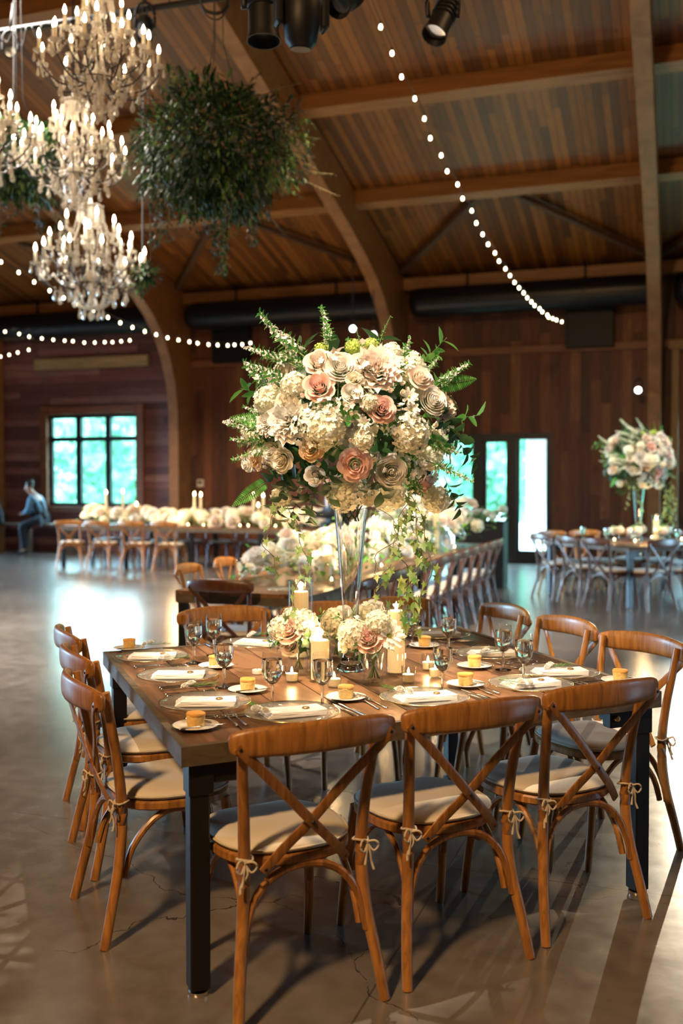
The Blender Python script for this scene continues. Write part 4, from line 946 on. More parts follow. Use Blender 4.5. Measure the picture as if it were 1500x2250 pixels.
def bouquet(root, seed=1):
    """root sits at the vase mouth; y = -1 faces the camera"""
    rnd = random.Random(seed); cx, cy = 772, 922; rx, rz, ry = .405, .345, .37; zc = .392
    C0 = V(root.location); y = 0.0
    def pt(px, py, out=1.0):
        y = -.25
        for _ in range(4):
            w = at_y(px, py, C0.y + y * out) - C0; x, z = w.x, w.z - zc; q = 1 - (x / rx) ** 2 - (z / rz) ** 2; y = -ry * math.sqrt(max(q, .0))
        return V((x, y * out, z + zc)), V((x / rx ** 2, (y - .08) / ry ** 2, z / rz ** 2 + .5)).normalized()
    def pw(px, py, y):
        return at_y(px, py, C0.y + y) - C0
    for i, (kind, px, py, r) in enumerate(BOUQ):
        p, d = pt(px, py); d = (d + V((0, -.55, .1))).normalized()
        s = r / (F / (C0.y + p.y)) * (1.0 if 'hydrangea' in kind or 'viburnum' in kind else 1.02)
        stick(kind, i % 2, root, p - d * s * .35, d, s, rnd=rnd)
    for i in range(11):             # airy white filler between the blooms
        px, py = cx + rnd.uniform(-1, 1) * 225, cy + rnd.uniform(-1, .95) * 190
        if ((px - cx) / 235) ** 2 + ((py - cy) / 200) ** 2 > 1: continue
        p, d = pt(px, py); d = (d + V((0, -.3, .3))).normalized(); stick('filler_blossom', i % 3, root, p - d * .05, d, rnd.uniform(.07, .10), rnd=rnd)
    for i in range(34):             # the far side
        th = rnd.uniform(.15, PI - .15); ph = rnd.uniform(-.55, 1.1); d = V((math.cos(th) * math.cos(ph), math.sin(th) * math.cos(ph), math.sin(ph)))
        p = V((d.x * rx * .9, d.y * ry * .9, d.z * rz * .92 + zc)); kind = ('cream_hydrangea', 'white_ranunculus', 'blush_rose', 'blush_peony', 'white_rose')[i % 5]
        stick(kind, i % 2, root, p, d, (.075, .052, .055, .075, .05)[i % 5], rnd=rnd)
    for i, (kind, x1, y1, x0, y0) in enumerate(SPIKES):
        b, _ = pt(x0, y0, .75); tip = pw(x1, y1, b.y * .55 - (.10 if kind == 'fern_frond' and 850 < y1 and 600 < x1 < 930 else 0)); d = tip - b
        stick(kind, i % 3, root, b, d, d.length * 1.02, roll=PI / 2 if kind == 'fern_frond' else None, rnd=rnd)
    for i in range(16):             # sprays behind
        th = rnd.uniform(0, PI); ph = rnd.uniform(-.3, .9); d = V((math.cos(th) * math.cos(ph), math.sin(th) * math.cos(ph), math.sin(ph)))
        stick('flower_spike' if i % 2 else 'leaf_branch', i % 3, root, V((d.x * .25, d.y * .25, d.z * .2 + zc)), d, rnd.uniform(.22, .32), rnd=rnd)
    for i in range(64):             # greenery between the blooms
        th = rnd.uniform(0, 2 * PI); ph = rnd.uniform(-.75, 1.2); d = V((math.cos(th) * math.cos(ph), math.sin(th) * math.cos(ph), math.sin(ph)))
        kind = ('dark_leaf_branch', 'leaf_branch', 'olive_branch', 'dark_leaf_branch')[i % 4]
        stick(kind, i % 3, root, V((d.x * .2, d.y * .2, d.z * .16 + zc - .03)), d + V((0, 0, .1)), rnd.uniform(.19, .25) if d.y > -.35 else rnd.uniform(.12, .165), rnd=rnd)
    for px, py in ((655, 1105), (690, 1100), (635, 1075), (1000, 985), (960, 950), (985, 1080), (720, 1060), (830, 1050), (680, 1075), (640, 1060)):
        p, d = pt(px, py, .9); stick('dark_leaf_branch', rnd.randint(0, 2), root, p - V((0, 0, -.05)) * .8 + V((0, .05, .03)), d + V((0, -.2, -.9)), .17, rnd=rnd)
    for i in range(7):              # stems gathered into the vase mouth
        a = 2 * PI * i / 7; mb = MB(); mb.sweep([(.18 * math.cos(a), .18 * math.sin(a), .22), (.05 * math.cos(a), .05 * math.sin(a), .04), (.035 * math.cos(a + 1), .035 * math.sin(a + 1), -.03)], .003, n=5); mb.build('stem', M['stem'], root)
    # trailing ivy: px, top, bottom, depth
    for i, (px, y0, y1, dy, n) in enumerate(((597, 1105, 1260, -.15, 9), (652, 1105, 1345, -.22, 16), (846, 1118, 1250, -.3, 6), (905, 1080, 1345, -.32, 36), (885, 1100, 1300, -.26, 22), (928, 1090, 1380, -.2, 22), (840, 1240, 1340, -.28, 8))):
        o = ivy_mb(60 + i, (y1 - y0) / PX, n).build('ivy_vine', [M['ivy'], M['vine']], root); o.location = pw(px, y0, dy)
def trumpet_vase(label, loc):
    t = thing('trumpet_vase', label, 'vase', loc, 0, 'tall trumpet vases')
    o = [(0, 0), (.055, 0), (.062, .006), (.060, .018), (.045, .035), (.034, .060), (.030, .085), (.0285, .1), (.030, .16), (.036, .28), (.047, .42), (.058, .55), (.070, .675)]
    i = [(.0665, .675), (.0545, .55), (.0435, .42), (.0325, .28), (.0265, .16), (.0, .125)]
    MB().lathe(o + i, 28).build('vase_body', M['glass'], t, sharp=SHARP)
    mb = MB(); mb.lathe([(.031, .078), (.0405, .088), (.0405, .094), (.031, .104)], 20); mb.build('collar', M['glass'], t)
    return t
vp = at_z(770, 1478, ZT); vp = V((.038, 4.155, ZT))
trumpet_vase('tall clear trumpet vase holding the big bouquet on the front table', vp)
bq = thing('flower_bouquet', 'huge bouquet of white, cream and pink flowers on the tall vase in front', 'bouquet', vp + V((0, 0, .655)), 0, 'tall flower bouquets')
bouquet(bq)
# small vases of flowers round the foot of the tall vase
def posy(label, px, base, gr, gh, fl, group='small flower vases on the front table'):
    p = at_z(px, base, ZT); t = thing('bud_vase', label, 'vase', (p.x, p.y, ZT), 0, group)
    MB().lathe([(0, 0), (gr, 0), (gr + .001, .004), (gr, gh), (gr - .0025, gh), (gr - .0025, .008), (0, .008)], 24).build('vase_glass', M['thin'], t, sharp=SHARP)
    MB().lathe([(0, .009), (gr - .0035, .009), (gr - .0035, gh * .62), (0, gh * .62)], 20).build('water', M['thin'], t, sharp=SHARP)
    b = thing('small_bouquet', label.replace('small glass vase', 'small bouquet').replace('under', 'with'), 'bouquet', (p.x, p.y, ZT + gh), 0, 'small bouquets on the front table'); rnd = random.Random(px)
    k = F / p.y
    for i, (kind, fx, fy, r) in enumerate(fl):
        x = (fx - px) / k; z = (p.z - (fy - base) / k) - ZT - gh; y = -math.sqrt(max(.0004, .1 ** 2 - x * x - (z - .07) ** 2)) if i % 7 < 5 else .03
        d = V((x, y - .04, z + .02)); stick(kind, i % 2, b, V((x, y * .7, z)), d, r / k, rnd=rnd)
        mb = MB(); mb.sweep([(x * .9, y * .6, z), (x * .3, y * .2, .0), (-x * .25, -y * .2, -gh * .85)], .0024, n=5); mb.build('stem', M['stem'], b)
    for i in range(9):
        a = rnd.random() * 6; d = V((math.cos(a), math.sin(a), rnd.uniform(.0, .9))); stick(('leaf_branch', 'olive_branch', 'dark_leaf_branch')[i % 3], i % 3, b, d * .02, d, rnd.uniform(.09, .13), rnd=rnd)
    for i in range(5):
        a = rnd.random() * 6; stick('cream_hydrangea' if i % 2 else 'white_rose', i % 2, b, V((.05 * math.cos(a), abs(.05 * math.sin(a)) + .01, .05)), V((math.cos(a), .6, .8)), .042, rnd=rnd)
posy('small glass vase under a pink rose and white daisies, left of the fat candle', 655, 1480, .041, .115, [('mauve_rose', 636, 1381, 31), ('cream_hydrangea', 618, 1376, 30), ('white_daisy', 678, 1384, 33), ('cream_hydrangea', 672, 1360, 28), ('blush_rose', 640, 1412, 24), ('cream_rose', 690, 1398, 20), ('cream_hydrangea', 640, 1355, 22)])
posy('small glass vase under a pink rose and cream blooms, right of the fat candle', 820, 1502, .040, .13, [('mauve_rose', 808, 1397, 33), ('white_daisy', 852, 1392, 38), ('cream_hydrangea', 775, 1388, 36), ('white_rose', 765, 1410, 26), ('cream_hydrangea', 830, 1362, 30), ('cream_rose', 845, 1415, 24), ('leaf_branch', 870, 1400, 60)])
posy('small glass vase under cream flowers, behind the tall vase on its left', 738, 1448, .036, .11, [('cream_hydrangea', 733, 1358, 28), ('white_rose', 752, 1345, 20), ('cream_rose', 722, 1372, 20), ('cream_hydrangea', 755, 1375, 26)])
posy('small glass vase under white hydrangeas, behind the tall vase on its right', 812, 1445, .036, .11, [('cream_hydrangea', 805, 1345, 28), ('white_rose', 822, 1332, 20), ('cream_hydrangea', 830, 1365, 24), ('cream_rose', 790, 1362, 20)])
# sprigs lying on the chargers
def make_sprig():
    t = thing('flower_sprig', '', 'flower')
    mb = MB()
    for k in range(26):
        s = k / 26; a = k * 2.4; leaf_geo(mb, (-.05 + .095 * s, 0, .006), (.75, math.cos(a) * .8, abs(math.sin(a)) * .6 + .05), (0, 0, 1), .026, .0035)
    mb.sweep([(-.06, 0, .003), (0, .003, .005), (.05, 0, .006)], .0013, n=5, mi=1); mb.build('rosemary_leaves', [M['leaf2'], M['stem']], t)
    o = stick('white_rose', 0, t, V((-.045, .014, .010)), V((-.2, .1, 1)), .019); stick('white_rose', 1, t, V((-.072, -.008, .008)), V((-.6, 0, 1)), .015)
    return t
sprig = make_sprig()
for k, (px, a, w) in enumerate((((352, 1427), .2, 'on the farthest left charger'), ((390, 1458), .2, 'behind the middle left napkin'), ((447, 1520), .3, 'behind the nearest left napkin'), ((562, 1572), 2.0, 'left of the leftmost near-edge napkin'),
        ((862, 1530), 2.4, 'left of the middle near-edge napkin'), ((1122, 1512), 2.6, 'left of the rightmost near-edge napkin'), ((1232, 1478), .4, 'on the nearest right napkin'), ((1090, 1444), .3, 'on the middle right charger'), ((575, 1405), .6, 'on the leftmost far-edge charger'))):
    p = at_z(*px, ZT); z = ZT + (.022 if k in (3, 4, 5, 6) else .02)
    first_or_clone(sprig, USED, (p.x, p.y, z), a, f'little white flower and rosemary sprig {w} of the front table', 'flower sprigs on the front table', 'flower')
# ================================================================== THE OTHER TABLES
def tube_candle(label, loc, r, h, cr, ch, group):
    t = make_pillar('cylinder_candle', r, h, cr, ch); t.location = loc; return tag(t, label, 'candle', group)
def garland(name, label, pts, wid, hgt, n, group=None, seed=1, dens=26, sizes=(.05, .09)):
    """flowers heaped along a path: at most 100 blooms as parts, foliage beneath"""
    rnd = random.Random(seed); t = thing(name, label, 'flowers', pts[0], 0, group); P0 = V(pts[0])
    def along(s):
        f = s * (len(pts) - 1); i = min(int(f), len(pts) - 2); return V(pts[i]).lerp(V(pts[i + 1]), f - i)
    dirv = (V(pts[-1]) - V(pts[0])).normalized(); sd = V((-dirv.y, dirv.x, 0))
    mb = MB()
    for k in range(n * dens // 4):
        c = along(rnd.random()) - P0 + sd * rnd.gauss(0, wid * .42); c.z += abs(rnd.gauss(0, hgt * .45)); a = rnd.random() * 6
        leaf_geo(mb, c, (math.cos(a), math.sin(a), rnd.uniform(.0, .9)), (0, 0, 1), rnd.uniform(.06, .13), rnd.uniform(.02, .05), mi=rnd.randint(0, 1))
    tag(mb.build('foliage', [M['leaf2'], M['fern']], t), kind='stuff')
    kinds = ['cream_hydrangea', 'white_rose', 'blush_peony', 'white_ranunculus', 'cream_rose', 'cream_hydrangea', 'blush_rose', 'white_daisy']
    for k in range(min(n, 98)):
        s = (k + rnd.random()) / min(n, 98); u = rnd.uniform(-1, 1); c = along(s) - P0 + sd * (u * wid * .5); c.z += hgt * (1 - .75 * u * u) * rnd.uniform(.55, 1.1)
        d = V((0, 0, .8)) + sd * u * 1.2 + V((0, -.5, 0)); kd = kinds[rnd.randint(0, 7)]
        stick(kd, k % 2, t, c, d, rnd.uniform(*sizes), rnd=rnd)
    return t
def long_table(label, a0, a1, b0, b1, legs):
    c = R((a0 + a1) / 2, (b0 + b1) / 2); t = thing('farm_table', label, 'table', c, -TH, 'long farm tables'); w, d = a1 - a0, b1 - b0
    mb = MB(); n = max(3, round(min(w, d) / .2))
    for k in range(n):
        if w < d: mb.box((-w / 2 + w * (k + .5) / n, 0, .765), (w / n - .003, d, .03))
        else: mb.box((0, -d / 2 + d * (k + .5) / n, .765), (w, d / n - .003, .03))
    mb.build('tabletop', M['plank'], t, smooth=False)
    mb = MB()
    for c_, s in (((0, -d / 2 + .02, .72), (w, .04, .06)), ((0, d / 2 - .02, .72), (w, .04, .06)), ((-w / 2 + .02, 0, .72), (.04, d - .08, .06)), ((w / 2 - .02, 0, .72), (.04, d - .08, .06))): mb.box(c_, s)
    mb.build('apron', M['apron'], t, smooth=False)
    for k in range(legs):
        s = k / (legs - 1) - .5
        for e in (-.5, .5):
            x, y = (e * (w - .09), s * (d - .09)) if w < d else (s * (w - .09), e * (d - .09))
            mb = MB(); mb.box((x, y, .375), (.065, .065, .75), bev=.004); mb.build('leg', M['steel'], t, smooth=False)
    return t
# ---- long table running away behind the front table
long_table('long farm table heaped with flowers running away behind the front table', -3.53, -2.45, 6.5, 12.9, 5)
ga = 'chairs at the long table behind the front table'
n1 = ['nearest', 'second nearest', 'third nearest', 'fourth', 'fifth', 'sixth', 'seventh', 'eighth', 'ninth', 'tenth', 'farthest']
for k in range(11):
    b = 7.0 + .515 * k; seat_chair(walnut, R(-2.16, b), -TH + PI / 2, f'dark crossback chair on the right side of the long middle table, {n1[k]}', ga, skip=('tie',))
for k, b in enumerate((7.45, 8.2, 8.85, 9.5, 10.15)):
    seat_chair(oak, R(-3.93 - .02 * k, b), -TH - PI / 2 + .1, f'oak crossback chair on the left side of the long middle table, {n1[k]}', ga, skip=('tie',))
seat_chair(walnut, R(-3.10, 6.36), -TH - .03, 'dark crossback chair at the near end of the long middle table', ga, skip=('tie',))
garland('flower_runner', 'thick runner of white and cream flowers on the long middle table', [R(-3.0, 6.95, .79), R(-2.98, 9, .79), R(-2.98, 12.6, .79)], .62, .34, 98, 'flower runners on the long tables', seed=3, sizes=(.06, .105))
garland('flower_mound', 'tall mound of white flowers at the far end of the long middle table', [R(-3.25, 10.6, .95), R(-2.6, 12.3, .95)], .6, .42, 60, 'flower runners on the long tables', seed=8, sizes=(.06, .1))
CW = ['nearest our end', 'second from our end', 'third from our end', 'fourth from our end', 'fifth from our end', 'farthest from us']
for k, (a, b, h) in enumerate(((-2.72, 7.55, .30), (-3.25, 8.2, .42), (-2.75, 9.0, .36), (-3.1, 10.1, .5), (-2.7, 11.2, .56), (-3.0, 12.4, .6))):
    tube_candle(f'cylinder candle among the flowers of the middle table, {CW[k]}', R(a, b, .782), .05, h, .035, h * .8, 'candles on the middle table')
    lamp('candle_glow', 'POINT', R(a, b, .782 + h * .83), 16, (1, .62, .28), shadow_soft_size=.03)
for k, (a, b) in enumerate(((-3.38, 6.75), (-2.56, 7.2), (-2.58, 8.6), (-2.55, 9.9), (-2.53, 11.4))):
    clone(votive, R(a, b, .782), 0, f'votive candle on the edge of the middle table, {CW[k]}', 'votives on the middle table')
for k, (a, b) in enumerate(((-3.3, 7.15), (-2.6, 7.8), (-2.58, 10.5), (-2.56, 12.0))):
    clone(goblet, R(a, b, .782), 0, f'water goblet on the edge of the long middle table, {CW[k]}', 'goblets on the middle table')
for k, (a, b, z) in enumerate(((-3.32, 6.72, .785), (-2.7, 6.68, .785))):
    clone(charger, R(a, b, z), 0, f'glass charger at the near end of the long middle table, {("left", "right")[k]} one', 'chargers on the middle table')
lamp('pin_spot', 'SPOT', R(-1.5, 7.0, 6.6), 3600, (1, .74, .48), R(-3.0, 9.5, .9), spot_size=math.radians(46), spot_blend=.7, shadow_soft_size=.05)
# ---- long table along the rear wall
long_table('long farm table with a low flower runner along the rear wall', -11.05, -5.6, 15.9, 16.95, 5)
gb = 'chairs at the long table by the rear wall'
for k, px in enumerate((150, 212, 287, 359)):
    w = hall(at_b(px, 1142, 15.62)); seat_chair(oak, R(w.x, 15.62), -TH + (.35 if k == 0 else .05), f'oak crossback chair on the near side of the rear-wall table, {("leftmost", "second from left", "third from left", "rightmost")[k]}', gb, skip=('tie',))
for k in range(9):
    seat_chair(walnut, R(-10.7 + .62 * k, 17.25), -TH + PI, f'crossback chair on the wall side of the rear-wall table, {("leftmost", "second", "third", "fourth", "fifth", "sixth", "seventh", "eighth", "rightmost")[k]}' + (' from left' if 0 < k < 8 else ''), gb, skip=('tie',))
garland('flower_runner', 'low runner of white flowers along the rear-wall table', [R(-10.75, 16.35, .79), R(-8.2, 16.35, .79), R(-5.8, 16.35, .79)], .55, .26, 98, 'flower runners on the long tables', seed=5, sizes=(.085, .14))
for k, (px, top) in enumerate(((233, 1080), (270, 1078), (427, 1084), (441, 1085), (557, 1085), (578, 1087), (567, 1108), (300, 1106))):
    w = hall(at_b(px, top, 16.3)); h = w.z - .78
    t = thing('taper_candle', f'glass-tube candle on the rear-wall table, {("leftmost", "second", "third pair, left", "third pair, right", "left of the right-hand three", "right of the right-hand three", "short one of the right-hand three", "short one beside the window edge")[k]}', 'candle', R(w.x, 16.3, .782), 0, 'candles on the rear-wall table')
    MB().lathe([(.035, 0), (.035, h * 1.0), (.033, h * 1.0), (.033, .005), (0, .005), (0, 0)][::-1], 14).build('glass_tube', M['thin'], t); MB().lathe([(0, .006), (.024, .006), (.022, h - .05), (0, h - .045)], 10).build('wax', M['wax'], t); MB().lathe([(0, h - .045), (.014, h - .03), (.014, h - .01), (0, h + .03)], 8).build('flame', M['flame'], t)
for k, px in enumerate((350, 413, 447, 527, 545, 605)):
    w = hall(at_b(px, 1152, 15.98)); clone(votive, R(w.x, 15.98, .782), 0, f'votive candle on the near edge of the rear-wall table, {("leftmost", "second from left", "third from left", "fourth from left", "fifth from left", "rightmost")[k]}', 'votives on the rear-wall table')
for a in (-10.6, -8.6, -6.6): lamp('candle_glow', 'POINT', R(a, 15.9, 1.25), 30, (1, .64, .3), shadow_soft_size=.1)
lamp('pin_spot', 'SPOT', R(-8.5, 12.0, 6.6), 2200, (1, .74, .48), R(-8.7, 16.3, .8), spot_size=math.radians(60), spot_blend=.7, shadow_soft_size=.05)
# dark flower box near the glass doors
t = thing('planter_box', 'dark box of mixed greenery near the glass doors, past the long table', 'planter', R(-2.9, 14.9), -TH)
MB().box((0, 0, .5), (.75, .4, 1.0), bev=.01).build('box_body', M['black'], t, smooth=False)
garland('flower_garland', 'green and peach garland lying on the dark box near the doors', [R(-3.25, 14.9, .98), R(-2.55, 14.9, .98)], .32, .2, 16, seed=15, dens=70, sizes=(.05, .08))
# ---- square table at the right
C4 = V((4.0, 13.35, 0)); d1, d2 = e1 * .9, e2 * .9
square_table('square dark farm table with candles and tall flowers at the right', (C4 - d1 - d2, C4 + d1 - d2, C4 + d1 + d2, C4 - d1 + d2), C4, 'square farm tables')
gc = 'chairs at the right-hand square table'
WL = {'l': ('left', ('nearest', 'middle', 'farthest')), 'f': ('near', ('leftmost', 'middle', 'rightmost')), 'r': ('right', ('nearest', 'middle', 'farthest')), 'b': ('far', ('leftmost', 'middle', 'rightmost'))}
for sd_, (nm, ws) in WL.items():
    for k in range(3):
        o_ = (k - 1) * .58; p = C4 + {'l': -e1 * 1.17 + e2 * o_, 'f': -e2 * 1.15 + e1 * o_, 'r': e1 * 1.17 + e2 * o_, 'b': e2 * 1.2 + e1 * o_}[sd_]
        rz = {'l': TA - PI / 2, 'f': TA, 'r': TA + PI / 2, 'b': TA + PI}[sd_] + (.06, -.05, .03)[k]
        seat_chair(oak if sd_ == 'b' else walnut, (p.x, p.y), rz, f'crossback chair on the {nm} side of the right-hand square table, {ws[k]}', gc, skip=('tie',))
v4 = V((C4.x - .02, C4.y, ZT)); trumpet_vase('clear trumpet vase holding the bouquet on the right-hand table', v4).scale = (1.1,) * 3
clone(bq, v4 + V((0, 0, .70)), .5, 'white and cream bouquet on the tall vase of the right-hand table', scale=1.12)
for k, (x, y) in enumerate(((-.25, -.2), (.1, -.3), (.32, -.1), (-.3, .1), (.2, .25))):
    p = C4 + e1 * x + e2 * y; w = ('near-left one', 'nearest one', 'right one', 'left one', 'far one')[k]
    t = thing('small_bouquet', f'low white posy round the vase of the right-hand table, {w}', 'bouquet', (p.x, p.y, ZT), 0, 'posies on the right-hand table'); rnd = random.Random(k)
    MB().lathe([(0, 0), (.04, 0), (.045, .11), (.041, .11), (.036, .008), (0, .008)], 16).build('vase_glass', M['thin'], t)
    for i in range(9):
        a = i * 2.4; d = V((math.cos(a) * .8, math.sin(a) * .8, .6)); stick(('cream_hydrangea', 'white_rose', 'blush_rose', 'leaf_branch')[i % 4], i % 2, t, V((d.x * .06, d.y * .06, .12 + d.z * .06)), d, (.055, .04, .04, .11)[i % 4], rnd=rnd)
for k, (x, y) in enumerate(((-.42, -.42), (-.1, -.5), (.22, -.48), (.45, -.3), (-.48, -.08), (.38, .2))):
    p = C4 + e1 * x + e2 * y; clone(votive, (p.x, p.y, ZT), 0, f'votive candle on the right-hand square table, {("near left", "near middle left", "near middle right", "near right", "far left", "far right")[k]}', 'votives on the right-hand table')
for k, (x, y) in enumerate(((-.55, -.55), (-.5, .05), (-.55, .5), (.1, -.62), (.55, -.5), (.6, .1))):
    p = C4 + e1 * x + e2 * y; clone(goblet, (p.x, p.y, ZT), 0, f'water goblet on the right-hand square table, {("near left corner", "left edge", "far left corner", "near edge", "near right corner", "right edge")[k]}', 'goblets on the right-hand table')
    p = C4 + e1 * x * 1.2 + e2 * y * 1.2; clone(charger, (p.x, p.y, ZT - .004), 0, f'glass charger on the right-hand square table, {("near left corner", "left edge", "far left corner", "near edge", "near right corner", "right edge")[k]}', 'chargers on the right-hand table')
p = C4 + e1 * .18 + e2 * -.12; tube_candle('lit candle in a glass cylinder beside the vase of the right-hand table', (p.x, p.y, ZT), .055, .36, .038, .3, None)
lamp('candle_glow', 'POINT', (C4.x, C4.y - .3, ZT + .35), 14, (1, .64, .3), shadow_soft_size=.05)
lamp('pin_spot', 'SPOT', (2.6, 9.5, 7.2), 3400, CREAM, (C4.x, C4.y, 1.6), spot_size=math.radians(20), spot_blend=.6, shadow_soft_size=.05)
# ================================================================== HANGING GREENERY
def greenery(label, centre, rad, n, trails, seed, top):
    rnd = random.Random(seed); t = thing('hanging_greenery', label, 'plant', centre, 0, 'greenery hung from the roof')
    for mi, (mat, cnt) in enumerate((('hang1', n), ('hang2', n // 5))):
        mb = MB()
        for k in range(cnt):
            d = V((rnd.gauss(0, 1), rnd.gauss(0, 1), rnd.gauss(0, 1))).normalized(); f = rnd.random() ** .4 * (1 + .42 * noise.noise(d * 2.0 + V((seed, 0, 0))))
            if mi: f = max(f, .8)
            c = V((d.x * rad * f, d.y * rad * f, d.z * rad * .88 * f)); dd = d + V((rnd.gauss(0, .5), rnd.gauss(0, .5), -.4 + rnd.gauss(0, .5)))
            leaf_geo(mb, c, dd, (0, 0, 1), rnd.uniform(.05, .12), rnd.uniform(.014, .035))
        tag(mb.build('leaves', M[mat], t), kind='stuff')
    for k in range(int(n / 70)):    # feathery sprays sticking out of the ball
        d = V((rnd.gauss(0, 1), rnd.gauss(0, 1), rnd.gauss(.35, .8))).normalized(); L = rad * rnd.uniform(.3, .55); b = V((d.x, d.y, d.z * .85)) * rad * .8; side = V((rnd.gauss(0, .3), rnd.gauss(0, .3), rnd.uniform(-.3, .3)))
        Pf = lambda s_: b + d * (L * s_) + side * (L * s_ * s_) - V((0, 0, .35 * L * s_ * s_)); mb = MB(); mb.sweep([Pf(q_ / 4) for q_ in range(5)], .003, n=4, sub=1, mi=1)
        for q_ in range(34):
            s_ = (q_ + 1) / 34; a = rnd.random() * 6; leaf_geo(mb, Pf(s_), d * .5 + V((math.cos(a), math.sin(a), rnd.uniform(-.6, .5))), (0, 0, 1), rnd.uniform(.03, .075) * (1.2 - .6 * s_), rnd.uniform(.008, .018))
        mb.build('leafy_spray', [M['hang1' if k % 5 else 'hang2'], M['vine']], t)
    for x, y, z, L, mat, w in trails:
        mb = MB(); m_ = int(L * 150)
        bend = rnd.uniform(-.06, .06)
        mb.sweep([(x + bend * s * s, y, z - L * s) for s in (0, .33, .66, 1)], .004, n=5, mi=1)
        for k in range(m_):
            s = (k + rnd.random()) / m_; c = V((x + bend * s * s + rnd.gauss(0, w * (1 - .5 * s)), y + rnd.gauss(0, w), z - L * s)); a = rnd.random() * 6
            leaf_geo(mb, c, (math.cos(a), math.sin(a), -.7), (0, 0, 1), rnd.uniform(.03, .07), rnd.uniform(.012, .028))
        mb.build('trailing_vine', [M[mat], M['vine']], t)
    for a in (0, 2.1, 4.2):
        mb = MB(); mb.sweep([(.2 * math.cos(a), .2 * math.sin(a), rad * .5), (.05 * math.cos(a), .05 * math.sin(a), rad * 1.4), (0, 0, top - centre.z)], .004, n=5, sub=1); mb.build('hanging_wire', M['wire'], t)
    return t
gc_ = at_y(478, 335, 8.6)
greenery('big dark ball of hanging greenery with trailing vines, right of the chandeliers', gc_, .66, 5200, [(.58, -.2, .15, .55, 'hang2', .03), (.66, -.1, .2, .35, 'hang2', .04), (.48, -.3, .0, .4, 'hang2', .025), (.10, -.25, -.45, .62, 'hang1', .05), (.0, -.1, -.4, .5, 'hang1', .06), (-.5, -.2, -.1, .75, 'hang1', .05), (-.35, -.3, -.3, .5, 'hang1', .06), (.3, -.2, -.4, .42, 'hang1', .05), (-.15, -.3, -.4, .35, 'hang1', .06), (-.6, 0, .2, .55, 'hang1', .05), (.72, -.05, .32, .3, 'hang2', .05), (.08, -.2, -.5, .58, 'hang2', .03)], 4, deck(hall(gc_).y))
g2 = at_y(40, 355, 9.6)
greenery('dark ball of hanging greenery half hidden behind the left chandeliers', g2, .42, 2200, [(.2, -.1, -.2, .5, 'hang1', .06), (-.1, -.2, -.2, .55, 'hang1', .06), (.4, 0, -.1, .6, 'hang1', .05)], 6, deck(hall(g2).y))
g3 = at_y(320, 600, 9.8)
greenery('small tuft of hanging greenery just right of the lowest chandelier', g3, .10, 160, [(.0, 0, .1, .35, 'hang1', .04), (-.05, 0, .0, .2, 'hang2', .03)], 9, deck(hall(g3).y))
# ================================================================== CHANDELIERS
def drop_mb(mb, c, L, r, n=7):
    M_ = Matrix.Translation(V(c)); mb.lathe([(0, 0), (r * .35, -L * .12), (r * .5, -L * .3), (r, -L * .68), (r * .75, -L * .88), (0, -L)], n, M_); mb.ball(V(c) + V((0, 0, .012)), r * .55, 6, 4); return mb
def beads(mb, pts, r):
    pts = [V(p) for p in pts]; d = [0]
    for a, b in zip(pts, pts[1:]): d.append(d[-1] + (b - a).length)
    s = 0; i = 0
    while s < d[-1]:
        while i < len(d) - 2 and d[i + 1] < s: i += 1
        p = pts[i].lerp(pts[i + 1], (s - d[i]) / max(1e-6, d[i + 1] - d[i])); mb.ball(p, r, 6, 4); s += r * 2.3
    return mb
def arm_parts(Rr, z):
    a = MB(); a.sweep([(.05, 0, z - .10), (Rr * .35, 0, z - .20), (Rr * .7, 0, z - .19), (Rr * .95, 0, z - .09), (Rr, 0, z)], [.009, .008, .007, .006, .006], n=6); a.sweep([(Rr * .5, 0, z - .205), (Rr * .62, 0, z - .12), (Rr * .5, 0, z - .07), (Rr * .42, 0, z - .12)], .004, n=5)
    dish = MB().lathe([(.008, z - .012), (.03, z), (.045, z + .012), (.047, z + .016), (.04, z + .014), (.012, z + .004)], 12, Matrix.Translation((Rr, 0, 0)))
    sl = MB().lathe([(0, z), (.0135, z), (.013, z + .105), (0, z + .108)], 8, Matrix.Translation((Rr, 0, 0)))
    bl = MB().lathe([(0, z + .105), (.0105, z + .115), (.0145, z + .135), (.009, z + .16), (0, z + .182)], 8, Matrix.Translation((Rr, 0, 0)))
    dr = []
    for k, (dx, dy, L) in enumerate(((0.038, 0, .075), (-.02, .034, .06), (-.02, -.034, .06))): dr.append(drop_mb(MB(), (Rr + dx, dy, z - .005), L, .014).mesh('crystal_drop', M['crystal'], smooth=False))
    d2 = MB(); drop_mb(d2, (Rr * .66, 0, z - .2), .1, .021); d3 = MB(); drop_mb(d3, (Rr * .36, 0, z - .21), .075, .016)
    return [a.mesh('arm', M['iron']), dish.mesh('drip_dish', M['crystal']), sl.mesh('candle_sleeve', M['sleeve']), bl.mesh('bulb', M['bulb']), *dr, d2.mesh('crystal_drop', M['crystal'], smooth=False), d3.mesh('crystal_drop', M['crystal'], smooth=False)]
ARM_O, ARM_I, ARM_T = arm_parts(.45, 0.0), arm_parts(.335, .14), arm_parts(.20, .29)
STR = beads(MB(), [(.085 + .14 * t, 0, .52 - .25 * t - .12 * math.sin(PI * t)) for t in [k / 10 for k in range(11)]], .0095).mesh('bead_strand', M['crystal'], smooth=False)
mbk = beads(MB(), [(.20 * math.cos(t * PI / 2) + .01, 0, -.16 - .19 * math.sin(t * PI / 2)) for t in [k / 8 for k in range(9)]], .0125); drop_mb(mbk, (.19, 0, -.19), .10, .018); drop_mb(mbk, (.10, 0, -.35), .085, .016)
BSK = mbk.mesh('basket_strand', M['crystal'], smooth=False)
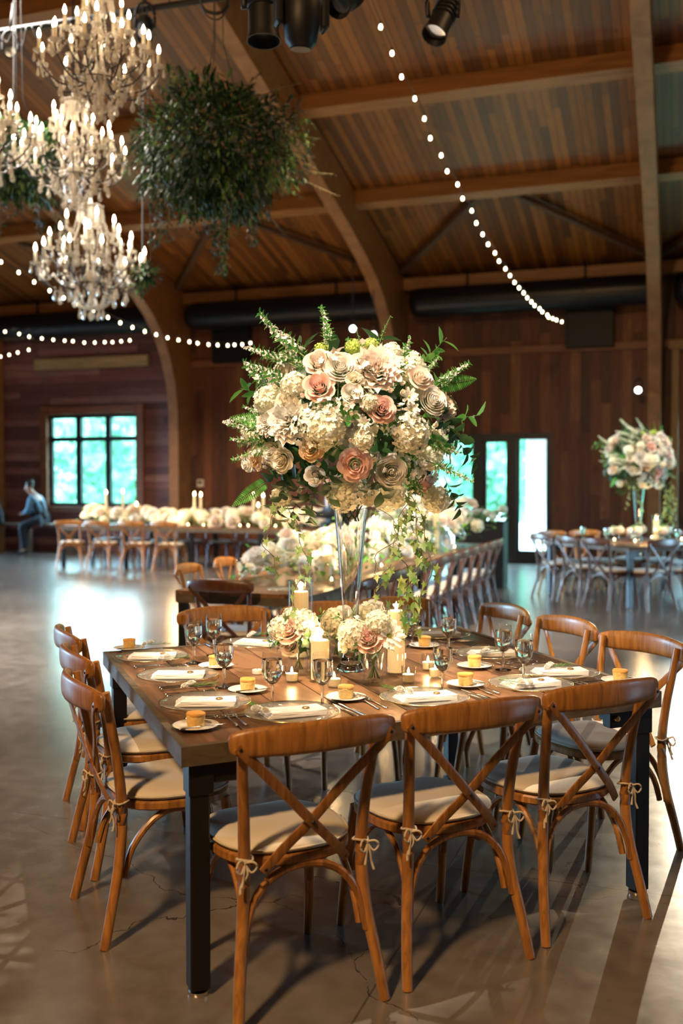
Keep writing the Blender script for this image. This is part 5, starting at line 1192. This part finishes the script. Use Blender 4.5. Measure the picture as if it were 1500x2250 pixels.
mbk = MB(); drop_mb(mbk, (.105, 0, .50), .12, .016); CROWN = mbk.mesh('crystal_drop', M['crystal'], smooth=False)
PEND = [drop_mb(beads(MB(), [(0, 0, 0), (0, 0, -.07)], .009), (0, 0, -.08), L, r).mesh('crystal_drop', M['crystal'], smooth=False) for L, r in ((.09, .02), (.07, .016))]
SWG = beads(MB(), [(.44 * math.cos(t), .44 * math.sin(t), -.01 - .07 * math.sin(PI * t / .523)) for t in [.523 * k / 8 for k in range(9)]], .010).mesh('bead_swag', M['crystal'], smooth=False)
COLM = MB().lathe([(0, -.36), (.02, -.35), (.045, -.31), (.02, -.27), (.03, -.2), (.07, -.15), (.09, -.1), (.05, -.06), (.022, 0), (.035, .08), (.02, .14), (.05, .2), (.03, .26), (.018, .34), (.045, .42), (.02, .48), (.1, .5), (.11, .515), (.02, .53), (.012, .6), (0, .6)], 12).mesh('column', M['crystal'])
def make_chandelier():
    t = thing('crystal_chandelier', '', 'chandelier'); rnd = random.Random(2)
    place('column', COLM, t); mb = MB()
    for z, r in ((-.16, .20), (.5, .1)): mb.sweep([(r * math.cos(2 * PI * k / 20), r * math.sin(2 * PI * k / 20), z) for k in range(21)], .005, n=5, sub=1)
    mb.build('iron_ring', M['iron'], t)
    for n, AP, off in ((11, ARM_O, 0), (8, ARM_I, .2), (4, ARM_T, .5)):
        for k in range(n):
            a = place('arm', AP[0], t, rot=(0, 0, off + 2 * PI * k / n + rnd.uniform(-.04, .04)))
            for me in AP[1:]: place(me.name.split('.')[0], me, a)
    for k in range(9): place('bead_strand', STR, t, rot=(0, 0, 2 * PI * k / 9))
    for k in range(22):
        a = rnd.random() * 6.28; r = rnd.uniform(.1, .4); o = place('crystal_drop', PEND[k % 2], t, (r * math.cos(a), r * math.sin(a), rnd.uniform(.02, .3) * (1 - r)), (0, 0, a))
    for k in range(10): place('basket_strand', BSK, t, rot=(0, 0, 2 * PI * k / 10))
    for k in range(10): place('crystal_drop', CROWN, t, rot=(0, 0, 2 * PI * k / 10))
    for k in range(12): place('bead_swag', SWG, t, rot=(0, 0, 2 * PI * k / 12))
    mb = MB(); mb.ball((0, 0, -.405), .034, 10, 7); mb.lathe([(0, -.37), (.006, -.37), (.006, -.35), (0, -.35)], 6); mb.build('finial_ball', M['crystal'], t, smooth=False)
    return t
ch0 = make_chandelier()
for k, (px, py, Y, s, w) in enumerate(((200, 588, 10.2, 1.20, 'lowest of the three stacked at the upper left'), (163, 352, 8.9, 1.0, 'middle one of the three stacked at the upper left'), (218, 140, 7.6, .98, 'topmost of the three stacked at the upper left'), (-62, 300, 8.0, 1.05, 'cut by the left edge of the photo'))):
    p = at_y(px, py, Y); lb = 'crystal chandelier with candle bulbs, ' + w
    if k == 0: c = ch0; c.location = p; c.scale = (s,) * 3; tag(c, lb, 'chandelier', 'crystal chandeliers')
    else: c = clone(ch0, p, k * .37, lb, 'crystal chandeliers', scale=s)
    top = deck(hall(p).y) - p.z
    place('suspension_rod', MB().sweep([(0, 0, .58), (0, 0, top / s)], .008, n=6, sub=1).mesh('suspension_rod', M['iron']), c)
    lamp('chandelier_glow', 'POINT', p + V((0, 0, .12)), 10, (1, .72, .42), shadow_soft_size=.35)
# ================================================================== STRING LIGHTS
BULB = MB().lathe([(0, -.040), (.012, -.034), (.0165, -.02), (.013, -.004), (.008, .006), (0, .006)], 8).mesh('bulb', M['string_bulb'])
SOCK = MB().lathe([(0, .004), (.010, .004), (.010, .03), (.004, .036), (0, .036)], 7).mesh('socket', M['wire'])
def light_string(label, pts, ends=()):
    t = thing('string_light', label, 'string light', pts[0], 0, 'light strings'); P0 = V(pts[0]); P = [V(p) - P0 + V((0, 0, .034)) for p in pts]
    full = [V(e) - P0 for e in ends[:1] if e is not None] + P + [V(e) - P0 for e in ends[1:] if e is not None]
    MB().sweep(full, .004, n=5, sub=2).build('cord', M['wire'], t)
    for p in pts:
        o = place('bulb', BULB, t, V(p) - P0, (0, 0, random.random() * 6)); place('socket', SOCK, o)
    return t
s1 = [(836, 55), (861, 113), (882, 165), (911, 213), (932, 257), (945, 300), (969, 338), (982, 373), (1005, 402), (1016, 433), (1036, 460), (1046, 487), (1060, 512), (1072, 534), (1087, 553), (1096, 571), (1110, 588), (1120, 603), (1130, 618), (1140, 630), (1150, 641), (1158, 652), (1167, 661), (1174, 669), (1185, 676), (1191, 683), (1202, 690), (1205, 695), (1214, 698), (1222, 701), (1234, 705)]
n_ = len(s1); light_string('long sagging light string from the roof down to the wall, right of centre', [at_y(x, y, 8.6 + (17.9 - 8.6) * k / (n_ - 1)) for k, (x, y) in enumerate(s1)], (at_y(800, -40, 8.2), at_b(1246, 700, 19.45)))
s2 = [(11, 727), (42, 732), (64, 738), (92, 742), (117, 745), (142, 747), (160, 748), (185, 751), (208, 751), (230, 750), (247, 750), (266, 748), (285, 746)]
light_string('light string across the boards above the three-light window', [at_b(x, y, 18.55) for x, y in s2], (at_b(-30, 715, 18.55), at_b(300, 742, 19.45)))
s3 = [(2, 573), (41, 596), (75, 617), (109, 636), (140, 652), (172, 667), (204, 681), (237, 695), (264, 707), (291, 717), (318, 726), (343, 733), (368, 740), (392, 745), (416, 749), (434, 752), (458, 755), (478, 756), (500, 757), (515, 756), (532, 755), (550, 752)]
light_string('light string passing behind the lowest chandelier and across the left arch', [at_y(x, y, 13.5 + 6 * k / 21) for k, (x, y) in enumerate(s3)], (at_y(-40, 545, 13), at_b(600, 735, 19.45)))
s4 = [(1, 782), (20, 778), (39, 773), (63, 767)]
light_string('short end of a light string at the left edge, below the others', [at_b(x, y, 19.1) for x, y in s4], (at_b(-30, 790, 19.1), at_b(82, 760, 19.45)))
# ================================================================== STAGE LIGHTS AND RIGGING
def par_can(label, loc, aim, s=1.0, lit=False, hang=None, group='small spotlights'):
    t = thing('spotlight', label, 'spotlight', loc, 0, group); q = (V(aim) - V(loc)).to_track_quat('Z', 'Y').to_matrix().to_4x4()
    mb = MB(); mb.lathe([(0, -.16 * s), (.05 * s, -.155 * s), (.062 * s, -.12 * s), (.065 * s, .1 * s), (.075 * s, .14 * s), (.07 * s, .14 * s), (.055 * s, .09 * s), (0, .09 * s)], 16, q)
    for k in range(4): mb.lathe([(.066 * s, -.10 * s + k * .03 * s), (.072 * s, -.095 * s + k * .03 * s), (.066 * s, -.09 * s + k * .03 * s)], 16, q)
    mb.build('can', M['black'], t, sharp=SHARP)
    MB().lathe([(0, .102 * s), (.056 * s, .098 * s)], 16, q).build('lens', M['cool_bulb'] if lit else M['silver'], t)
    mb = MB(); hz = .22 * s
    mb.sweep([(-.08 * s, 0, 0), (-.085 * s, 0, .12 * s), (-.05 * s, 0, .2 * s), (0, 0, hz), (.05 * s, 0, .2 * s), (.085 * s, 0, .12 * s), (.08 * s, 0, 0)], .008 * s, .014 * s, n=6)
    if hang is not None: mb.sweep([(0, 0, hz), V(hang) - V(loc)], .012 * s, n=6, sub=1)
    mb.build('yoke', M['black'], t); return t
for px, py, b, w in ((1402, 857, 18.75, 'on the right-hand arch above the tall flowers'), (775, 722, 17.6, 'left of the two above the big bouquet'), (820, 735, 17.6, 'right of the two above the big bouquet')):
    p = at_b(px, py, b); d = (V((0, 0, 1.4)) - p).normalized()
    par_can(f'lit spotlight glaring at us, {w}', p, V((0, 2, 1.5)), .85, True, R(hall(p).x, b + (.1 if b > 18 else 1.9), p.z + .25) if b > 18 else p + V((0, 0, 2.0)), 'lit spotlights')
p = at_y(972, 40, 6.2); par_can('small black spotlight tilted down at the top of the photo', p, p + V((-.35, -.35, -.8)), 1.1, False, p + V((.25, .1, .9)))
p = at_y(22, 112, 9.8); par_can('black spotlight at the left edge by the topmost chandelier', p, p + V((.2, -.6, -.25)), 0.9, False, p + V((0, .1, .5)))
p = at_y(318, 62, 9.7); par_can('black spotlight hanging behind the topmost chandelier', p, p + V((.1, -.5, -.6)), 1.1, False, p + V((0, .05, .4)))
p = at_y(578, 20, 5.6); par_can('black spotlight beside the big moving-head light', p, p + V((.02, -.05, -1)), 1.3, False, p + V((0, 0, .8)))
p = at_y(762, -4, 5.6); par_can('small spotlight peeking in at the top edge, centre', p, p + V((-.3, -.6, -.5)), 1.0, False, p + V((0, 0, .6)))
p = at_y(662, 42, 5.4); t = thing('moving_head_light', 'large black moving-head stage light at the top of the photo', 'stage light', p, .3)
mb = MB(); mb.lathe([(0, -.15), (.06, -.15), (.085, -.12), (.10, -.02), (.10, .08), (.075, .13), (0, .14)], 18, Matrix.Rotation(.12, 4, 'X')); mb.build('head', M['black'], t, sharp=SHARP)
mb = MB(); mb.lathe([(0, -.152), (.055, -.155)], 18, Matrix.Rotation(.12, 4, 'X')); mb.build('lens', M['duct'], t)
mb = MB()
for s in (-1, 1): mb.box((.125 * s, 0, .08), (.04, .1, .26), bev=.012)
mb.box((0, 0, .22), (.29, .12, .06), bev=.012); mb.build('yoke', M['black'], t, smooth=False)
mb = MB(); mb.box((0, 0, .3), (.22, .2, .12), bev=.015); mb.sweep([(0, 0, .34), (0, 0, 1.2)], .02, n=6, sub=1); mb.build('base', M['black'], t, smooth=False)
# lighting pipe with hanging cables at the upper left
t = thing('lighting_pipe', 'black lighting pipe with looped cables behind the topmost chandelier', 'pipe', at_y(30, 65, 10.0)); P0 = V(t.location)
e = at_y(372, 12, 9.8) - P0; MB().sweep([V((-1.2, .1, -.14)), V((0, 0, 0)), e, e * 2.2], .03, n=8, sub=1).build('pipe', M['black'], t)
rnd = random.Random(9)
for k in range(9):
    a = e * (k / 9.0 - .1); b = e * ((k + rnd.uniform(.6, 1.4)) / 9.0 - .1); m = (a + b) / 2 - V((0, 0, rnd.uniform(.06, .2)))
    MB().sweep([a + V((0, -.03, 0)), m, b + V((0, -.03, 0))], .008, n=5).build('cable', M['wire'], t)
for s in (0, 1.0):
    q_ = e * s; MB().sweep([q_, q_ + V((0, 0, deck(hall(P0 + q_).y) - P0.z - q_.z))], .008, n=5, sub=1).build('hanger', M['wire'], t)
t = thing('cable_bracket', 'black cable loop and bracket under the roof, above the hanging greenery', 'bracket', at_y(468, 18, 7.6)); MB().sweep([(-.02, 0, .3), (-.09, 0, .05), (-.03, 0, -.03), (.09, 0, .0), (.12, 0, .3), (.12, 0, 1.2)], .014, n=6).build('bracket_arm', M['black'], t); MB().sweep([(-.11, 0, .12), (-.05, -.02, -.06), (.05, -.02, -.09), (.12, 0, .02)], .007, n=5).build('cable', M['wire'], t)
# ================================================================== PEOPLE
def skin_mesh(name, nodes, edges, mat, sub=2):
    me = bpy.data.meshes.new(name + '_cage'); me.from_pydata([n[:3] for n in nodes], edges, []); o = bpy.data.objects.new(name + '_cage', me); COL.objects.link(o)
    md = o.modifiers.new('s', 'SKIN'); md.use_smooth_shade = True
    sv = me.skin_vertices[0].data if me.skin_vertices else None
    if sv is None:
        bpy.context.view_layer.objects.active = o; bpy.context.view_layer.update()
        me.attributes
    for i, n in enumerate(nodes):
        r = n[3]; me.skin_vertices[0].data[i].radius = r if isinstance(r, tuple) else (r, r)
    me.skin_vertices[0].data[0].use_root = True
    o.modifiers.new('u', 'SUBSURF').levels = sub
    dg = bpy.context.evaluated_depsgraph_get(); dg.update()
    out = bpy.data.meshes.new_from_object(o.evaluated_get(dg)); out.name = name; out.materials.clear(); out.materials.append(mat)
    out.polygons.foreach_set('use_smooth', [True] * len(out.polygons)); bpy.data.objects.remove(o); bpy.data.meshes.remove(me); return out
def figure(name, label, J, loc, rz, cloth):
    """J: joint positions (metres, facing +y); a continuous skinned body with clothes and hair as children"""
    t = None; g = lambda k: J[k]
    ks = ['pelvis', 'belly', 'chest', 'neck', 'chin', 'head', 'crown', 'shl', 'ell', 'wrl', 'hal', 'shr', 'elr', 'wrr', 'har', 'hil', 'knl', 'anl', 'tol', 'hir', 'knr', 'anr', 'tor']
    rad = {'pelvis': (.15, .115), 'belly': (.14, .105), 'chest': (.155, .11), 'neck': .055, 'chin': (.068, .072), 'head': (.078, .098), 'crown': (.06, .075), 'shl': .06, 'ell': .043, 'wrl': .03, 'hal': (.038, .02), 'shr': .06, 'elr': .043, 'wrr': .03, 'har': (.038, .02), 'hil': .085, 'knl': .058, 'anl': .04, 'tol': (.04, .028), 'hir': .085, 'knr': .058, 'anr': .04, 'tor': (.04, .028)}
    ix = {k: i for i, k in enumerate(ks)}; nodes = [(*J[k], rad[k]) for k in ks]; E = [('pelvis', 'belly'), ('belly', 'chest'), ('chest', 'neck'), ('neck', 'chin'), ('chin', 'head'), ('head', 'crown')]
    for s in 'lr': E += [('chest', 'sh' + s), ('sh' + s, 'el' + s), ('el' + s, 'wr' + s), ('wr' + s, 'ha' + s), ('pelvis', 'hi' + s), ('hi' + s, 'kn' + s), ('kn' + s, 'an' + s), ('an' + s, 'to' + s)]
    for s in 'lr':                  # five fingers on each hand
        h, w_ = V(J['ha' + s]), V(J['wr' + s]); d = (h - w_).normalized(); sd = d.cross(V((0, 0, 1))); sd = sd.normalized() if sd.length > .1 else V((1, 0, 0)); dn = d.cross(sd)
        for f, (o_, L) in enumerate(((-.03, .062), (-.01, .075), (.01, .072), (.03, .056))):
            a = len(nodes); m_ = h + sd * o_ + d * (L * .5 + .01); nodes.append((*m_, .009)); nodes.append((*(m_ + d * L * .4 + dn * .022), .0075)); E += [(ix['ha' + s], a), (a, a + 1)]
        a = len(nodes); m_ = w_ + (h - w_) * .55 + sd * -.045; nodes.append((*m_, .0105)); nodes.append((*(m_ + d * .035 + dn * .01), .009)); E += [(ix['ha' + s], a), (a, a + 1)]
    body = skin_mesh(name, nodes, [(ix.get(a, a), ix.get(b, b)) for a, b in E], M['skin']); t = place(name, body, None, loc, (0, 0, rz)); tag(t, label, 'person')
    def wear(nm, keys, edges, mat, grow, over={}):
        kx = {k: i for i, k in enumerate(keys)}; nd = []
        for k in keys:
            r = over.get(k, rad[k]); nd.append((*J[k], tuple(x + grow for x in r) if isinstance(r, tuple) else r + grow))
        place(nm, skin_mesh(nm, nd, [(kx[a], kx[b]) for a, b in edges], mat), t)
    wear('shirt', ['belly', 'pelvis', 'chest', 'shl', 'ell', 'shr', 'elr', 'wrl', 'wrr'], [('pelvis', 'belly'), ('belly', 'chest')] + [e_ for s in 'lr' for e_ in (('chest', 'sh' + s), ('sh' + s, 'el' + s), ('el' + s, 'wr' + s))][:6 if cloth.get('long', True) else 6], cloth['shirt'], .018, {'wrl': .026, 'wrr': .026})
    if cloth.get('vest'): wear('vest', ['belly', 'pelvis', 'chest'], [('pelvis', 'belly'), ('belly', 'chest')], cloth['vest'], .034)
    wear('trousers', ['pelvis', 'hil', 'knl', 'anl', 'hir', 'knr', 'anr'], [('pelvis', 'hil'), ('hil', 'knl'), ('knl', 'anl'), ('pelvis', 'hir'), ('hir', 'knr'), ('knr', 'anr')], cloth['trousers'], .022)
    for s in 'lr':
        a, b = V(J['an' + s]), V(J['to' + s]); mb = MB(); d = (b - a); d.z = 0; d.normalize(); z0 = b.z - .035
        mb.sweep([V((a.x, a.y, z0 + .045)) - d * .06, V((a.x, a.y, z0 + .05)), V((b.x, b.y, z0 + .035)), V((b.x, b.y, z0 + .028)) + d * .05], [.036, .045, .047, .022], [.036, .045, .034, .018], n=10); mb.build('shoe', M['dark_cloth'], t)
    h = V(J['head']); c = V(J['crown']); up = (c - V(J['chin'])).normalized(); fw = V(J['face']).normalized()
    q = Matrix((up.cross(fw) * -1, fw, up)).transposed().to_4x4(); q.translation = h
    mb = MB(); mb.ball((0, -.022, .05), .098, 14, 9, q, sc=(.86, 1.0, .9)); mb.ball((0, -.055, .0), .075, 12, 8, q, sc=(.95, .75, 1.0)); mb.build('hair', M['hair'], t)
    mb = MB(); mb.sweep([q @ V((0, .082, .02)), q @ V((0, .108, -.012)), q @ V((0, .092, -.022))], [.008, .014, .010], n=6)
    for s in (-1, 1): mb.ball((.083 * s, -.005, .0), .026, 8, 6, q, sc=(.35, .8, 1.1))
    mb.build('face_features', M['skin'], t)
    mb = MB()
    for s in (-1, 1): mb.ball((.03 * s, .088, .022), .009, 6, 4, q)
    mb.sweep([q @ V((-.022, .089, -.05)), q @ V((0, .095, -.051)), q @ V((.022, .089, -.05))], .004, n=5); mb.build('eyes_and_mouth', M['hair'], t)
    return t
SITJ = dict(pelvis=(0, 0, .79), belly=(0, .03, .95), chest=(0, .15, 1.18), neck=(0, .23, 1.34), chin=(0, .31, 1.40), head=(0, .325, 1.49), crown=(0, .31, 1.57), face=(0, .9, -.35),
    shl=(-.18, .16, 1.25), ell=(-.23, .22, .98), wrl=(-.09, .42, .90), hal=(-.03, .49, .89), shr=(.18, .16, 1.25), elr=(.23, .22, .98), wrr=(.09, .42, .90), har=(.03, .49, .91),
    hil=(-.09, .05, .77), knl=(-.13, .45, .64), anl=(-.13, .36, .10), tol=(-.14, .50, .045), hir=(.09, .05, .77), knr=(.13, .45, .64), anr=(.12, .48, .10), tor=(.13, .62, .045))
def bench(label, a0, a1, b):
    t = thing('wooden_bench', label, 'bench', R((a0 + a1) / 2, b, 0), -TH); w = a1 - a0
    MB().box((0, 0, .655), (w, .40, .05), bev=.008).build('seat', M['brace'], t, smooth=False)
    for x in (-w / 2 + .1, 0, w / 2 - .1): MB().box((x, 0, .315), (.08, .36, .63)).build('leg', M['brace'], t, smooth=False)
bench('dark wooden bench along the rear wall at the left edge, people sitting on it', -15.0, -12.55, 18.55)
p = R(-13.3, 18.5); figure('person', 'person in a blue shirt and black vest sitting bent over on the wall bench', SITJ, p, PI / 2 - TH + .15, dict(shirt=M['shirt'], vest=M['dark_cloth'], trousers=M['trouser']))
J2 = dict(SITJ); p = R(-14.4, 18.45); figure('person', 'person in black clothes sitting at the very left edge of the photo', J2, p, PI / 2 - TH + .5, dict(shirt=M['dark_cloth'], trousers=M['dark_cloth']))
STJ = dict(pelvis=(0, 0, .95), belly=(0, .01, 1.1), chest=(0, .03, 1.32), neck=(0, .04, 1.48), chin=(0, .07, 1.54), head=(0, .075, 1.63), crown=(0, .06, 1.71), face=(0, 1, -.2),
    shl=(-.19, .03, 1.40), ell=(-.27, .08, 1.14), wrl=(-.16, .30, 1.15), hal=(-.10, .38, 1.16), shr=(.19, .03, 1.40), elr=(.25, .08, 1.14), wrr=(.14, .30, 1.13), har=(.08, .38, 1.14),
    hil=(-.09, 0, .92), knl=(-.10, .02, .5), anl=(-.10, -.01, .09), tol=(-.11, .13, .045), hir=(.09, 0, .92), knr=(.10, .02, .5), anr=(.10, -.01, .09), tor=(.11, .13, .045))
p = at_z(722, 1222, .0); p = at_y(735, 1000, 13.6); p.z = 0; figure('person', 'person in black standing behind the big bouquet, forearms reaching forward', STJ, p, PI / 2 + .2, dict(shirt=M['dark_cloth'], trousers=M['dark_cloth']))
